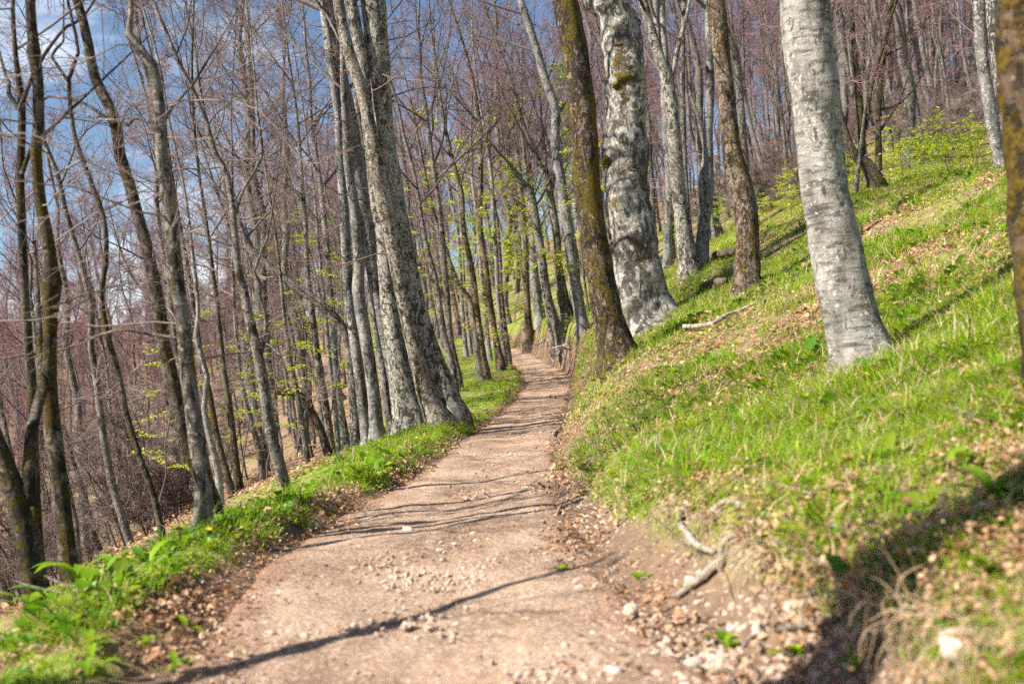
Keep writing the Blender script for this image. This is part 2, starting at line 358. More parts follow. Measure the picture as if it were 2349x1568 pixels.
H('grey tree with a forked white side branch, between the left group and the cluster', 8.8, 'mid', ('v', [(655, 1140, 30), (648, 1090, 27), (622, 990, 26), (607, 900, 25), (596, 827, 24), (578, 754, 22), (560, 670, 20), (545, 611, 17), (541, 552, 15), (538, 516, 14), (520, 400, 13), (490, 350, 12), (470, 275, 11), (440, 200, 10), (415, 150, 9)]), H=9, low=10,
  forks=[[(600, 809, 12), (611, 750, 10), (615, 717, 9), (607, 681, 8), (615, 655, 8), (607, 629, 7), (640, 560, 5), (655, 520, 4)], [(536, 500, 9), (560, 430, 7), (600, 360, 6), (590, 250, 5)]])
H('dark trunk leaning hard to the left from behind the cluster', 17.8, 'mid', ('v', [(818, 1010, 26), (812, 900, 25), (800, 800, 24), (783, 750, 24), (728, 692, 22), (673, 655, 21), (615, 611, 20), (571, 567, 18), (549, 516, 16), (530, 440, 13), (505, 380, 11)]), H=9, low=9, pin=False, hc=.35)
# cluster left of the path
H('slim grey trunk, leftmost of the cluster beside the path', 16.8, 'grey', ('z2', [(478, 1545, 100), (470, 1500, 76), (430, 1200, 76), (400, 950, 75), (365, 700, 74), (330, 350, 72), (312, 0, 70)]), ('z1', [(308, 1450, 70), (290, 1250, 64), (275, 1000, 58), (262, 800, 50), (240, 600, 40)]), H=13, low=6)
H('grey trunk with a low bend, second from the left in the cluster', 16.3, 'grey', ('z2', [(545, 1520, 130), (530, 1400, 90), (520, 1250, 88), (490, 1000, 86), (450, 750, 86), (405, 450, 86), (410, 300, 74), (388, 0, 70)]), ('z1', [(360, 1350, 66), (330, 1100, 60), (320, 900, 55), (300, 600, 40)]), H=14, low=5)
H('thin grey trunk squeezed behind the two big cluster trunks', 17.6, 'grey', ('z2', [(655, 1470, 70), (610, 1250, 60), (580, 1000, 60), (555, 800, 60), (515, 600, 58), (490, 450, 56)]), ('z1', [(440, 1100, 54), (420, 900, 50), (400, 720, 48), (382, 560, 46), (340, 430, 44), (310, 200, 40), (290, 0, 36)]), H=14, low=3)
H('large grey trunk with two burls, rising on the left of the cluster', 17.0, 'grey', ('z2', [(725, 1420, 120), (690, 1250, 100), (640, 1000, 95), (590, 780, 92), (548, 560, 90), (510, 330, 95), (475, 100, 110)]), ('z1', [(440, 1450, 135), (400, 1250, 132), (365, 1050, 140), (330, 850, 150), (285, 650, 140), (248, 450, 132), (220, 250, 128), (185, 0, 112)]), H=18, low=2,
  knots=[(9.05-.2, 3.0, .13, .16), (7.9, 2.9, .12, .12)])
H('stout pale trunk with dark cracked foot, front of the cluster', 15.7, 'lichen', ('z2', [(790, 1440, 270), (770, 1350, 232), (722, 1150, 190), (684, 950, 155), (650, 750, 138), (616, 500, 124), (588, 250, 104), (562, 0, 86)]), ('z1', [(540, 1500, 80), (500, 1200, 80), (472, 900, 80), (452, 600, 82), (428, 400, 84), (388, 200, 84), (348, 0, 80)]), H=17, low=3, flare=.25,
  knots=[(2.55, 4.3, .05, .025), (2.2, 4.2, .05, .02)])
H('leaning trunk with golden moss on its lower side, in front of the cluster', 15.3, 'lichenbrown', ('z2', [(985, 1400, 200), (940, 1310, 150), (890, 1200, 126), (832, 1000, 112), (782, 800, 108), (742, 620, 104), (702, 420, 102), (660, 200, 104), (622, 0, 110)]), ('z1', [(590, 1450, 120), (558, 1280, 116), (522, 1080, 98), (490, 900, 88), (452, 720, 86), (410, 560, 84), (352, 400, 82), (302, 200, 80), (268, 0, 76)]), H=16, low=3)
H('tall trunk flecked with white lichen, dark and flared at its foot, rightmost of the cluster', 16.0, 'lichen', ('z2', [(1072, 1330, 215), (1045, 1240, 172), (1000, 1120, 158), (920, 900, 144), (842, 650, 128), (785, 400, 116), (725, 100, 116)]), ('z1', [(695, 1500, 112), (660, 1280, 112), (618, 1050, 116), (588, 850, 128), (570, 650, 140), (548, 420, 160), (528, 200, 168), (508, 0, 172)]), H=18, low=3, flare=.15)
# slender trees between the left group and the cluster
H('dark straight pole just left of the cluster foot', 19, 'mid', ('z4', [(1155, 1560, 56), (1120, 1250, 50), (1080, 1000, 48), (1040, 750, 46), (1012, 500, 40), (985, 250, 32)]), H=11, low=6)
H('thin grey pole next to a dark straight pole, left of the cluster', 20, 'grey', ('z4', [(1195, 1540, 34), (1160, 1150, 32), (1130, 900, 30), (1105, 600, 26), (1080, 350, 22)]), H=10, low=4)
H('smooth grey trunk curving out at its foot, close behind the cluster', 22, 'grey', ('z4', [(1262, 1430, 70), (1235, 1380, 54), (1192, 1150, 50), (1170, 950, 48), (1150, 700, 44)]), H=13, low=4)
H('dark mossy trunk arching over to the left and ending in a crooked arm', 18, 'dark', ('z4', [(1135, 1560, 60), (1115, 1430, 52), (1070, 1280, 50), (1020, 1180, 48), (950, 1095, 40), (870, 1062, 32), (810, 1050, 25), (755, 1035, 18)]), H=0, low=4, arch=True, forks=[[(1025, 1180, 24), (1000, 1080, 20), (940, 1050, 16), (880, 1045, 10)]])
H('slender dark tree midway between the forked grey tree and the cluster', 17, 'mid', ('z4', [(1010, 1580, 40), (962, 1300, 36), (922, 1050, 34), (880, 850, 30), (850, 650, 26), (830, 450, 22)]), H=10, low=8)
H('thin bluish grey crooked tree right of the kinked tree', 10.5, 'grey', ('z4', [(435, 1640, 44), (430, 1560, 40), (380, 1350, 36), (342, 1150, 35), (360, 950, 32), (322, 820, 32), (285, 700, 30), (300, 560, 28), (285, 380, 24), (265, 200, 20)]), H=8.5, low=10)
H('dark pole behind the bluish crooked tree', 13, 'dark', ('z4', [(505, 1640, 44), (480, 1540, 40), (420, 1300, 38), (380, 1080, 34), (330, 850, 30), (300, 650, 26)]), H=8.5, low=8)
H('mottled dark pole left of the forked grey tree, leaning left', 14, 'dark', ('z4', [(560, 1640, 50), (545, 1540, 46), (512, 1250, 42), (482, 1050, 38), (455, 850, 32), (430, 600, 26)]), H=9, low=9)
H('thin dark pole with a smooth bend behind the forked grey tree', 19, 'mid', ('z4', [(690, 1430, 40), (640, 1250, 34), (600, 1100, 32), (572, 950, 30), (550, 750, 26)]), H=9, low=8)
H('upright dark pole directly behind the forked grey tree', 21, 'mid', ('z4', [(720, 1420, 40), (690, 1280, 36), (660, 1100, 34), (640, 900, 32), (620, 650, 26)]), H=10, low=8)
# trees along the far left side of the path
H('mossy dark trunk with pale root foot at the left path edge, mid distance', 33, 'brown', ('z3', [(590, 1462, 76), (560, 1300, 50), (510, 1000, 50), (480, 750, 48), (440, 500, 46), (428, 300, 44), (436, 0, 42)]), H=15, low=6, leaves=500)
H('smooth grey pole beside a dark one at the left path edge, mid distance', 34, 'grey', ('z3', [(622, 1412, 42), (590, 1150, 36), (570, 900, 35), (558, 600, 34), (540, 400, 32), (530, 150, 30), (520, 0, 28)]), H=15, low=3)
H('dark pole touching a smooth grey one at the left path edge', 35, 'brown', ('z3', [(655, 1395, 42), (622, 1150, 34), (597, 900, 32), (590, 700, 30), (570, 400, 28), (540, 200, 26)]), H=14, low=3, leaves=300)
H('mossy forked trunk on the inner verge, left of the path bend', 30, 'brown', ('z3', [(482, 1570, 60), (440, 1300, 46), (402, 1000, 45), (380, 800, 44), (340, 600, 40), (300, 400, 38), (290, 150, 36), (250, 0, 34)]), H=14, low=6, leaves=250)
H('S-curved trunk bowing left on the inner verge', 31, 'mid', ('z3', [(432, 1530, 60), (392, 1200, 44), (345, 960, 42), (275, 885, 40), (222, 760, 38), (150, 550, 36), (82, 350, 34), (30, 150, 32), (0, 0, 30)]), H=11, low=6, leaves=350)
H('mottled grey trunk left of the grassy inner verge', 27, 'mid', ('z3', [(260, 1575, 60), (205, 1300, 46), (180, 1000, 44), (152, 700, 42), (130, 400, 40), (90, 100, 36)]), H=13, low=6)
H('leaning grey trunk just right of the cluster foot', 26, 'mid', ('z3', [(215, 1510, 60), (152, 1250, 46), (112, 1000, 44), (80, 800, 42), (22, 600, 40), (-20, 380, 34)]), H=12, low=6)
H('pale straight pole standing alone beyond the inner verge', 42, 'grey', ('z3', [(316, 1310, 36), (290, 1000, 32), (270, 600, 30), (250, 400, 28), (205, 200, 26)]), H=15, low=4)
H('slim grey pole paired with a pale straight one beyond the inner verge', 43, 'grey', ('z3', [(352, 1315, 34), (312, 950, 28), (300, 700, 27), (280, 350, 24)]), H=14, low=4)
H('narrow grey pole behind the mossy root-footed trunk', 37, 'grey', ('z3', [(512, 1465, 44), (482, 1200, 38), (452, 900, 36), (430, 600, 32), (405, 300, 28)]), H=14, low=4)
# trees on the far right side of the path
H('smooth grey trunk with a knee bend above exposed roots on the bank', 31.5, 'grey', ('z3', [(1252, 1262, 118), (1230, 1160, 100), (1200, 1000, 92), (1150, 700, 90), (1130, 450, 88), (1100, 300, 92), (1078, 150, 80), (1060, 0, 74)]), ('v', [(1274, 330, 21), (1274, 250, 21), (1249, 175, 19), (1224, 90, 18), (1194, 0, 16)]), H=16, low=4, leaves=260, knots=[(5.4, 3.0, .12, .12)])
H('brown mottled trunk left of the knee-bent grey trunk', 36, 'mid', ('z3', [(1135, 1245, 100), (1082, 1050, 68), (1052, 800, 64), (1030, 450, 62), (990, 200, 58), (960, 50, 54), (900, -80, 48), (840, -220, 42)]), H=14, low=4, leaves=420, forks=[[(985, 140, 40), (1000, 40, 36), (1005, -60, 30), (1010, -150, 26)]])
H('pale trunk above the white exposed roots, curving left to the top', 35, 'mid', ('z3', [(1062, 1265, 96), (1002, 1100, 74), (952, 900, 66), (920, 650, 60), (880, 400, 56), (832, 150, 52), (742, 30, 44), (660, -80, 38), (560, -200, 30)]), H=13, low=5, leaves=420)
H('thin pole squeezed left of the pale trunk above exposed roots', 37, 'grey', ('z3', [(992, 1235, 44), (962, 1080, 36), (930, 900, 34), (900, 700, 32), (870, 480, 28)]), H=11, low=3, leaves=200)
H('pale bark trunk on the bank shoulder where the path bends away', 44, 'grey', ('z3', [(905, 1178, 84), (880, 1000, 62), (852, 750, 56), (845, 560, 52), (830, 300, 46), (815, 100, 40)]), H=15, low=4, leaves=500)
H('dark trunk standing close behind the pale trunk at the path bend', 45, 'dark', ('z3', [(940, 1150, 80), (920, 950, 54), (900, 700, 50), (880, 480, 44)]), H=14, low=4, leaves=250)
H('short mossy golden trunk at the very end of the visible path', 46, 'brown', ('z3', [(812, 1262, 96), (806, 1130, 66), (798, 900, 48), (790, 600, 42), (775, 350, 38)]), H=14, low=5, leaves=450)
H('thin dark pole hidden between two bank trunks, golden at its foot', 38, 'dark', ('z3', [(1160, 1090, 50), (1150, 900, 38), (1130, 650, 34), (1115, 420, 30)]), H=12, low=3, leaves=260)
H('dark trunk with spreading root foot behind the brown mottled trunk', 37, 'dark', ('z3', [(1180, 1195, 74), (1130, 1050, 44), (1085, 850, 40), (1040, 600, 36), (1000, 300, 30)]), H=12, low=3)
# right foreground trees
H('dark mossy trunk leaning over the right bank beside the path', 13.0, 'mossy', ('v', [(1424, 832, 96), (1412, 790, 76), (1395, 725, 68), (1376, 625, 62), (1360, 525, 60), (1347, 425, 62), (1340, 300, 62), (1330, 200, 60), (1311, 75, 60), (1295, 0, 60)]), H=15, low=1, flare=.3)
H('huge gnarled pale beech with burls and moss cushions', 17, 'gnarl', ('v', [(1490, 752, 150), (1480, 715, 126), (1464, 640, 108), (1452, 545, 98), (1440, 440, 102), (1435, 340, 102), (1434, 240, 86), (1432, 150, 96), (1424, 75, 88), (1404, 0, 78)]), H=16, low=0, flare=.35, lump=.10,
  knots=[(2.55, 4.5, .07, .06), (3.35, 4.3, .10, .08), (4.55, 4.9, .08, .07), (5.0, 3.3, .10, .06), (5.9, 5.7, .10, .13), (6.3, 5.9, .09, .12), (5.7, 4.0, .12, .12), (1.55, 4.6, .16, .10), (1.0, 4.9, .16, .10), (2.2, 4.3, .12, .08), (3.9, 5.8, .12, .07), (4.2, 3.2, .1, .07), (6.4, 3.2, .09, .12), (.55, 3.6, .12, .1)],
  forks=[[(1412, 60, 50), (1386, 25, 46), (1360, 5, 42), (1340, -40, 38)]])
H('grey beech stem, left one of a pair sharing one foot on the bank', 21, 'lichen', ('v', [(1586, 648, 56), (1578, 600, 44), (1569, 525, 38), (1555, 425, 34), (1545, 300, 32), (1534, 200, 28), (1502, 100, 24), (1474, 0, 22)]), H=14, low=7, forks=[[(1532, 190, 20), (1524, 120, 20), (1520, 40, 18), (1518, -40, 16)], [(1536, 200, 14), (1560, 90, 10), (1580, 20, 8)]])
H('slim grey beech stem, right one of a pair sharing one foot on the bank', 21.2, 'grey', ('v', [(1606, 640, 40), (1608, 590, 32), (1615, 525, 26), (1626, 425, 24), (1625, 300, 22), (1629, 200, 20), (1626, 75, 18), (1622, 0, 16)]), H=13, low=7, forks=[[(1612, 480, 14), (1608, 420, 12), (1622, 360, 9)]])
H('thin straight pole rising between the paired stems', 23, 'mid', ('v', [(1588, 600, 16), (1574, 440, 14), (1568, 300, 13), (1566, 120, 12), (1570, 0, 11)]), H=12, low=6)
H('lone slim trunk behind the gnarled beech, left of the paired stems', 30, 'grey', ('v', [(1534, 605, 26), (1532, 545, 20), (1536, 440, 18), (1528, 300, 17), (1520, 150, 16)]), H=14, low=6)
H('mossy brown trunk with an S-bend on the grassy bank', 15.5, 'brown', ('v', [(1708, 676, 70), (1711, 640, 56), (1713, 560, 52), (1712, 500, 52), (1698, 425, 54), (1680, 360, 46), (1670, 270, 40), (1660, 180, 40), (1650, 90, 42), (1640, 0, 42)]), H=13, low=1)
H('thick pale smooth trunk standing in the grass at right', 7.0, 'white', ('v', [(1986, 850, 150), (1974, 800, 132), (1958, 750, 124), (1932, 650, 116), (1910, 550, 110), (1893, 450, 106), (1880, 350, 102), (1868, 250, 106), (1856, 150, 110), (1842, 0, 112)]), H=15, low=0, flare=.12, lump=.05, knots=[(2.1, 4.2, .03, .02), (.25, 4.4, .05, .02)])
RG = 'stems of the multi-stemmed tree on the right slope'
H('dark multi-stemmed tree with a thick leaning base on the right slope', 25, 'dark', ('z6', [(362, 1310, 130), (345, 1240, 104), (290, 1140, 92), (210, 1080, 64), (165, 980, 52), (125, 860, 48), (88, 720, 42), (66, 600, 34), (60, 480, 26)]), H=9, low=3,
  forks=[[(255, 1080, 56), (252, 850, 54), (232, 600, 50), (205, 350, 46), (200, 100, 42), (198, -80, 38)], [(375, 1190, 50), (372, 900, 44), (376, 650, 42), (402, 440, 38), (440, 150, 32), (462, 0, 28), (480, -100, 22)], [(288, 900, 26), (322, 620, 26), (385, 320, 24), (430, 100, 20), (450, 0, 18)], [(385, 765, 20), (450, 752, 18), (520, 718, 16), (600, 640, 14), (665, 540, 8)], [(408, 395, 20), (470, 365, 14), (520, 340, 8)], [(395, 905, 20), (425, 850, 16), (436, 770, 10)]])
H('thin crooked stem in front of the multi-stemmed tree', 24, 'mid', ('z6', [(210, 1390, 36), (228, 1230, 30), (240, 1100, 26), (255, 950, 20)]), H=6, low=2)
H('pale grey trunk leaning left near the right edge', 14, 'grey', ('z6', [(1250, 1235, 100), (1225, 1120, 84), (1180, 950, 82), (1128, 650, 84), (1090, 350, 80), (1072, 100, 74), (1070, 0, 72)]), H=13, low=2)
H('second pale trunk partly hidden between its grey neighbour and the golden mossy trunk', 15, 'lichen', ('z6', [(1300, 1150, 110), (1258, 900, 92), (1215, 550, 90), (1180, 250, 96), (1165, 0, 100)]), H=13, low=0)
H('near trunk wrapped in golden moss, cut off by the right edge', 4.4, 'neargold', ('v', [(2462, 1030, 165), (2432, 800, 156), (2411, 650, 150), (2391, 450, 148), (2380, 250, 148), (2373, 0, 148)]), H=11, low=0, pin=False, lump=.12)
H('thin brown sapling stem behind the pale trunk, left of the multi-stemmed tree', 27, 'mid', ('v', [(1908, 420, 16), (1906, 300, 13), (1902, 180, 12), (1903, 60, 11), (1912, 0, 10)]), H=9, low=5, pin=False)

# positions of the trunks, terrain pins
for h in HERO:
    d = h['d']; n = len(h['pts'])
    h['P'] = np.array([unproj(x, y, d) for x, y, w in h['pts']]); h['R'] = h['pts'][:, 2]*.5*d/F
    b = h['P'][0]
    h['gap'] = float(b[2]-base_terrain(b[0], b[1]))
    if h['o'].get('pin', True) and abs(h['gap']) < 1.6:
        left_far = b[0] < at(XC, b[1]) and (d > 23 or d < 12)
        PINS.append((b[0], b[1], h['gap']*((.3 if d > 23 else .65) if left_far else 1), .9 if d < 18 else 1.3))

# ------------------------------------------------------------------ the ground and the path
def ground():
    xs = np.concatenate([-np.geomspace(9, 260, 70)[::-1], np.linspace(-8.9, 9, 300), np.geomspace(9.1, 260, 80)])
    ys = np.concatenate([np.linspace(-9, .9, 25), 1+np.cumsum(np.geomspace(.045, 6.5, 250))])
    Xo, Y = np.meshgrid(xs, ys); X = Xo+at(XC, np.minimum(Y, 70)); Z = terrain(X, Y)
    s = X-at(XC, Y); w = at(HW, Y)
    Z = Z-.05*(1-sst((np.abs(s)-w+.12)/.12))
    t = s-w; tl = -(s+w)
    # ground cover: G = how grassy the floor is, R = bare soil
    g = np.where(t > 0, .52*sst(t/.5)*(1-.45*sst((t-9)/14)), np.where(tl > 0, .62*sst(tl/.3)*(1-.75*sst((tl-at(VERGE, Y)-.6)/2.0)), 0))
    g = g+.25*noise2(X, Y, .35, 21)*(np.abs(s) > w)+.10*sst((tl-4)/4)*(Y > 8)*(tl < 30)
    soil = np.clip((1-sst((t-.05)/np.interp(Y, [2, 4, 6, 9, 12, 20, 28, 45], [.66, .62, .5, .3, .3, .25, .45, .4])))*(s > 0)+(1-sst(tl/.3))*(s <= 0), 0, 1)
    C = np.stack([soil, np.clip(g, 0, 1), 0*g], -1).reshape(-1, 3)
    ny, nx = X.shape; i = np.arange(ny*nx).reshape(ny, nx)
    f = np.stack([i[:-1, :-1], i[:-1, 1:], i[1:, 1:], i[1:, :-1]], -1).reshape(-1, 4)
    me = mk_mesh('ground', np.stack([X, Y, Z], -1), [f], [M['ground']], True, None, C)
    link('ground', me)['kind'] = 'structure'
def path():
    ys = np.concatenate([np.linspace(-8, 1.4, 30), 1.5+np.cumsum(np.geomspace(.02, .35, 460))]); ys = ys[ys < 66]
    u = np.linspace(-1, 1, 61); U, Y = np.meshgrid(u, ys)
    wob = 1+.10*noise2(np.sign(U)*7.0, Y, .8, 33)+.06*noise2(np.sign(U)*7.0, Y, 3.1, 34)
    w = at(HW, Y)*wob+.06; X = at(XC, Y)+U*w
    e = np.abs(U)
    Z = at(ZC, Y)+.012*noise2(X, Y, 2.2, 41)+.008*noise2(X, Y, 9, 42)-.02*np.exp(-(U/.35)**2)+.01-.085*sst((e-.86)/.14)
    edge = sst((e-.55)/.42)
    C = np.stack([edge, 0*e, 0*e], -1).reshape(-1, 3)
    ny, nx = X.shape; i = np.arange(ny*nx).reshape(ny, nx)
    f = np.stack([i[:-1, :-1], i[:-1, 1:], i[1:, 1:], i[1:, :-1]], -1).reshape(-1, 4)
    link('path', mk_mesh('path', np.stack([X, Y, Z], -1), [f], [M['path']], True, None, C))['kind'] = 'structure'
ground(); path()

# ------------------------------------------------------------------ tree building
def resample(P, R, step):
    """Catmull-Rom through P"""
    Q = np.concatenate([[2*P[0]-P[1]], P, [2*P[-1]-P[-2]]]); RR = np.concatenate([[R[0]], R, [R[-1]]])
    out, ro = [], []
    for i in range(1, len(Q)-2):
        n = max(1, int(np.linalg.norm(Q[i+1]-Q[i])/step)); t = (np.arange(n)/n)[:, None]
        a, b, c, e = Q[i-1], Q[i], Q[i+1], Q[i+2]
        out.append(.5*(2*b+(c-a)*t+(2*a-5*b+4*c-e)*t**2+(3*b-a-3*c+e)*t**3)); ro.append(RR[i]*(1-t[:, 0])+RR[i+1]*t[:, 0])
    out.append(P[-1:]); ro.append(R[-1:])
    return np.concatenate(out), np.concatenate(ro)

def trunk_geo(P, R, k, seed, flare=.3, lump=.05, knots=(), fh=.28):
    N = len(P); T = nrm(np.gradient(P, axis=0)); th = np.arange(k)*2*np.pi/k
    a = np.array([1.0, 0, 0]); b1 = nrm(a-np.sum(a*T, -1, keepdims=True)*T); b2 = np.cross(T, b1)
    s = np.concatenate([[0], np.cumsum(np.linalg.norm(np.diff(P, axis=0), axis=1))])
    dirs = np.cos(th)[None, :, None]*b1[:, None]+np.sin(th)[None, :, None]*b2[:, None]
    base = P[:, None]+R[:, None, None]*dirs
    fr = 1.1/np.maximum(R.mean(), .04)
    n = vnoise(base*np.array([1, 1, .55])*fr*.8+seed*3.1, seed)*lump*1.4+vnoise(base*np.array([1, 1, .8])*fr*2.2+seed, seed+1)*lump*.7
    nl = 4+seed % 3; ph = seed*1.3
    fl = flare*np.exp(-np.maximum(s-.12, 0)/(fh+R[0]*.6))[:, None]*(.5+.75*np.maximum(0, np.cos(nl*th+ph))[None]+.2*np.cos(3*th+2*ph)[None])
    r = R[:, None]*(1+n+fl)
    for kh, kt, ks, ka in knots:
        dth = (th-kt+np.pi) % (2*np.pi)-np.pi
        rr = np.sqrt((s-kh)[:, None]**2+(R[:, None]*dth[None])**2)
        r = r+ka*np.exp(-rr**2/(2*ks*ks))-ka*.35*np.exp(-rr**2/(2*(ks*.35)**2))
    V = P[:, None]+r[:, :, None]*dirs
    idx = np.arange(N*k).reshape(N, k); q = np.roll(idx, -1, 1)
    f = np.stack([idx[:-1], q[:-1], q[1:], idx[1:]], -1).reshape(-1, 4)
    Vv = np.concatenate([V.reshape(-1, 3), P[-1:]]); cap = np.stack([idx[-1], q[-1], np.full(k, N*k)], -1)
    return Vv, [f, cap]

def branch_levels(acc, P, R, rng, n1, n2, n3, n4=0, t0=.4, t1=.98, len1=.25, ang=(.55, 1.05), up=.05, twig_r=.005, mats=(0, 1), flat=0.0, dead=False, ends=None, lmin=None, thin=1.0, curl=.13):
    """P (N,3) leader -> branches, added to acc.  returns end points for leaves"""
    Ht = np.linalg.norm(P[-1]-P[0]); rt = R
    S, D, r, t, _ = sprout(P[None], R[None], n1, t0, t1, ang[0], ang[1], rng, flat)
    if dead: D[:, 2] = D[:, 2]*.4+rng.normal(0, .15, len(D)); D = nrm(D)
    L = len1*Ht*rng.uniform(.55, 1.2, len(S))*(1-.62*np.clip((t-t0)/(1-t0), 0, 1)) if lmin is None else rng.uniform(lmin[0], lmin[1], len(S))
    P1 = grow(S, D, L, 8, curl, up, rng); r1 = np.minimum(r*.55, (L*.010+.003)*thin)
    R1 = r1[:, None]*np.linspace(1, .22, 8)
    acc.add(*tubes(P1, R1, 5), m=mats[0])
    S, D, r, t, par = sprout(P1, R1, n2, .18, .98, .5, 1.0, rng, flat)
    L2 = L[par]*rng.uniform(.25, .5, len(S))*(1.1-.5*t)
    P2 = grow(S, D, L2, 5, .14, up*.8, rng); R2 = np.maximum(np.minimum(r*.6, L2*.008+.0015), twig_r)[:, None]*np.linspace(1, .4, 5)
    acc.add(*tubes(P2, R2, 4), m=mats[0])
    S, D, r, t, par = sprout(P2, R2, n3, .15, 1.0, .4, .95, rng, flat)
    L3 = np.maximum(L2[par]*rng.uniform(.3, .6, len(S)), .18)
    P3 = grow(S, D, L3, 3, .15, up*.5, rng); R3 = np.full((len(S), 1), twig_r)*np.linspace(1, .55, 3)
    acc.add(*tubes(P3, R3, 3), m=mats[1])
    if ends is not None: ends.append(P3[:, 1:].reshape(-1, 3))
    if n4:
        S, D, r, t, par = sprout(P3, R3, n4, .1, 1.0, .4, .9, rng, flat)
        L4 = np.maximum(L3[par]*rng.uniform(.4, .8, len(S)), .15)
        P4 = grow(S, D, L4, 2, .1, .02, rng); R4 = np.full((len(S), 1), twig_r*.8)*np.array([1, .6])
        acc.add(*tubes(P4, R4, 3), m=mats[1])

def leaf_geo(C, D, size, rng, tilt=.35, cols=((.8, .8, .8), (1.15, 1.15, 1.1)), fold=.12, aspect=.6):
    """small folded leaves at C along D, nearly flat"""
    n = len(C); s = size*rng.uniform(.6, 1.25, n)[:, None]
    d = nrm(D+rng.normal(0, .5, D.shape)*np.array([1, 1, .4])); up = nrm(np.array([0, 0, 1.0])+rng.normal(0, tilt, (n, 3)))
    sd = nrm(np.cross(d, up)); up = np.cross(sd, d)
    p0 = C; p1 = C+d*s*.45+sd*s*aspect*.5+up*s*fold; p2 = C+d*s; p3 = C+d*s*.45-sd*s*aspect*.5+up*s*fold
    V = np.stack([p0, p1, p2, p3], 1).reshape(-1, 3); i = np.arange(n)[:, None]*4
    f = np.concatenate([i+np.array([0, 1, 2]), i+np.array([0, 2, 3])])
    c = np.array(cols[0])+(np.array(cols[1])-np.array(cols[0]))*rng.random((n, 1)); c = np.repeat(c, 4, 0)
    return V, f, c

def hero_tree(h, seed):
    rng = np.random.default_rng(100+seed); o = h['o']; P, R = h['P'].copy(), h['R'].copy(); d = h['d']
    b = P[0]; gz = float(terrain(b[0], b[1]))
    if b[2] > gz-.1:                                    # carry the foot down into the ground
        dirn = nrm(P[0]-P[1]); P = np.concatenate([[b+np.array([dirn[0]*.3*(b[2]-gz+.1), 0, gz-b[2]-.12])], P]); R = np.concatenate([[R[0]*1.05], R])
    P[1:, 1] += np.cumsum(rng.normal(0, .02, len(P)-1))*.5
    Hh = o.get('H', 14); nvis = len(P)
    if not o.get('arch'):
        cur = P[-1].copy(); dr = nrm(P[-1]-P[-2]); Pt, Rt = [], []; r0 = R[-1]
        left = max(2.0, Hh-(P[-1][2]-gz)); m = max(3, int(left/.7))
        for i in range(m):
            dr = nrm(dr+np.array([rng.normal(0, .06), rng.normal(0, .06), .12])); cur = cur+dr*left/m; Pt.append(cur); Rt.append(max(.012, r0*(1-.9*(i+1)/m)))
        P = np.concatenate([P, Pt]); R = np.concatenate([R, Rt])
    root = np.array([P[0][0], P[0][1], gz]); P = P-root
    step = .09 if d < 10 else (.12 if d < 18 else .25)
    Pf, Rf = resample(P, R, step)
    k = 22 if d < 18 else 12
    if h['style'] in ('gnarl', 'white'): k = 40; Pf, Rf = resample(P, R, .06)
    t = thing('beech_tree', h['label'], 'tree', root)
    V, fs = trunk_geo(Pf, Rf, k, seed, o.get('flare', .3), o.get('lump', .05), o.get('knots', ()))
    a = Acc(); a.add(V, fs); link('trunk', a.mesh('trunk', [M[h['style']]]), t)
    forkP = []
    for fk in o.get('forks', []):
        ox, oy, kk = ZT['z6'] if h['label'].startswith('dark multi') else (ZT['z3'] if h['label'].startswith('brown mottled trunk left') else (ZT['z4'] if o.get('arch') else ZT['v']))
        Q = np.array([unproj(ox+x*kk, oy+y*kk, d) for x, y, w in fk])-root; W = np.array([w for x, y, w in fk])*kk*.5*d/F
        Q[1:, 1] += np.linspace(0, rng.normal(0, .35), len(Q)-1)
        e = nrm(Q[-1]-Q[-2]); Q = np.concatenate([Q, [Q[-1]+e*.8+np.array([0, 0, .3])]]); W = np.concatenate([W, [W[-1]*.4]])
        Qf, Wf = resample(Q, W, .12); V, fs = trunk_geo(Qf, Wf, 9, seed+5, 0, .05)
        a = Acc(); a.add(V, fs); link('fork', a.mesh('fork', [M[h['style']]]), t); forkP.append((Qf, Wf))
    a = Acc(); ends = []
    mm = [M['branch'], M['twig_near'] if d < 22 else M['twig']]
    hz = Pf[:, 2]; zt = hz[-1]
    if not o.get('arch'):
        i0 = int(np.argmin(np.abs(hz-zt*o.get('hc', .40)))); near = d < 12
        branch_levels(a, Pf[i0:], Rf[i0:], rng, 5 if near else 14, 4 if near else 6, 4 if near else 6, 0, .0, .98, .42 if near else .5, twig_r=.0035 if d < 22 else .0055)
    for Qf, Wf in forkP:
        branch_levels(a, Qf, Wf, rng, 3, 4, 5, 0, .35, 1.0, .4, lmin=(.5, 1.4), twig_r=.0026, thin=.6, curl=.2)
    low = o.get('low', 0)
    if low:
        i0 = int(np.argmin(np.abs(hz-min(1.2, zt*.15)))); i1 = int(np.argmin(np.abs(hz-zt*.6))) if not o.get('arch') else len(Pf)
        branch_levels(a, Pf[i0:i1], Rf[i0:i1], rng, low, 5, 5, 2 if d > 9 else 0, .0, 1.0, .1, (1.0, 1.6), .015, .0026 if d < 22 else .0045, (1, 1), .5, True, ends, (.6, 1.7) if d < 10 else (.7, 2.1), .42 if d < 10 else .6, .24)
    if a.n: link('crown', a.mesh('crown', mm), t)
    if o.get('leaves') and ends:
        E = np.concatenate(ends); E = E[rng.integers(0, len(E), o['leaves'])]+rng.normal(0, .05, (o['leaves'], 3))
        V, f, c = leaf_geo(E, rng.normal(size=E.shape)*np.array([1, 1, .25]), .125, rng)
        la = Acc(); la.add(V, f, 0, c); link('foliage', la.mesh('foliage', [M['spring']], False), t)
    return t
for i, h in enumerate(HERO): hero_tree(h, i+1)

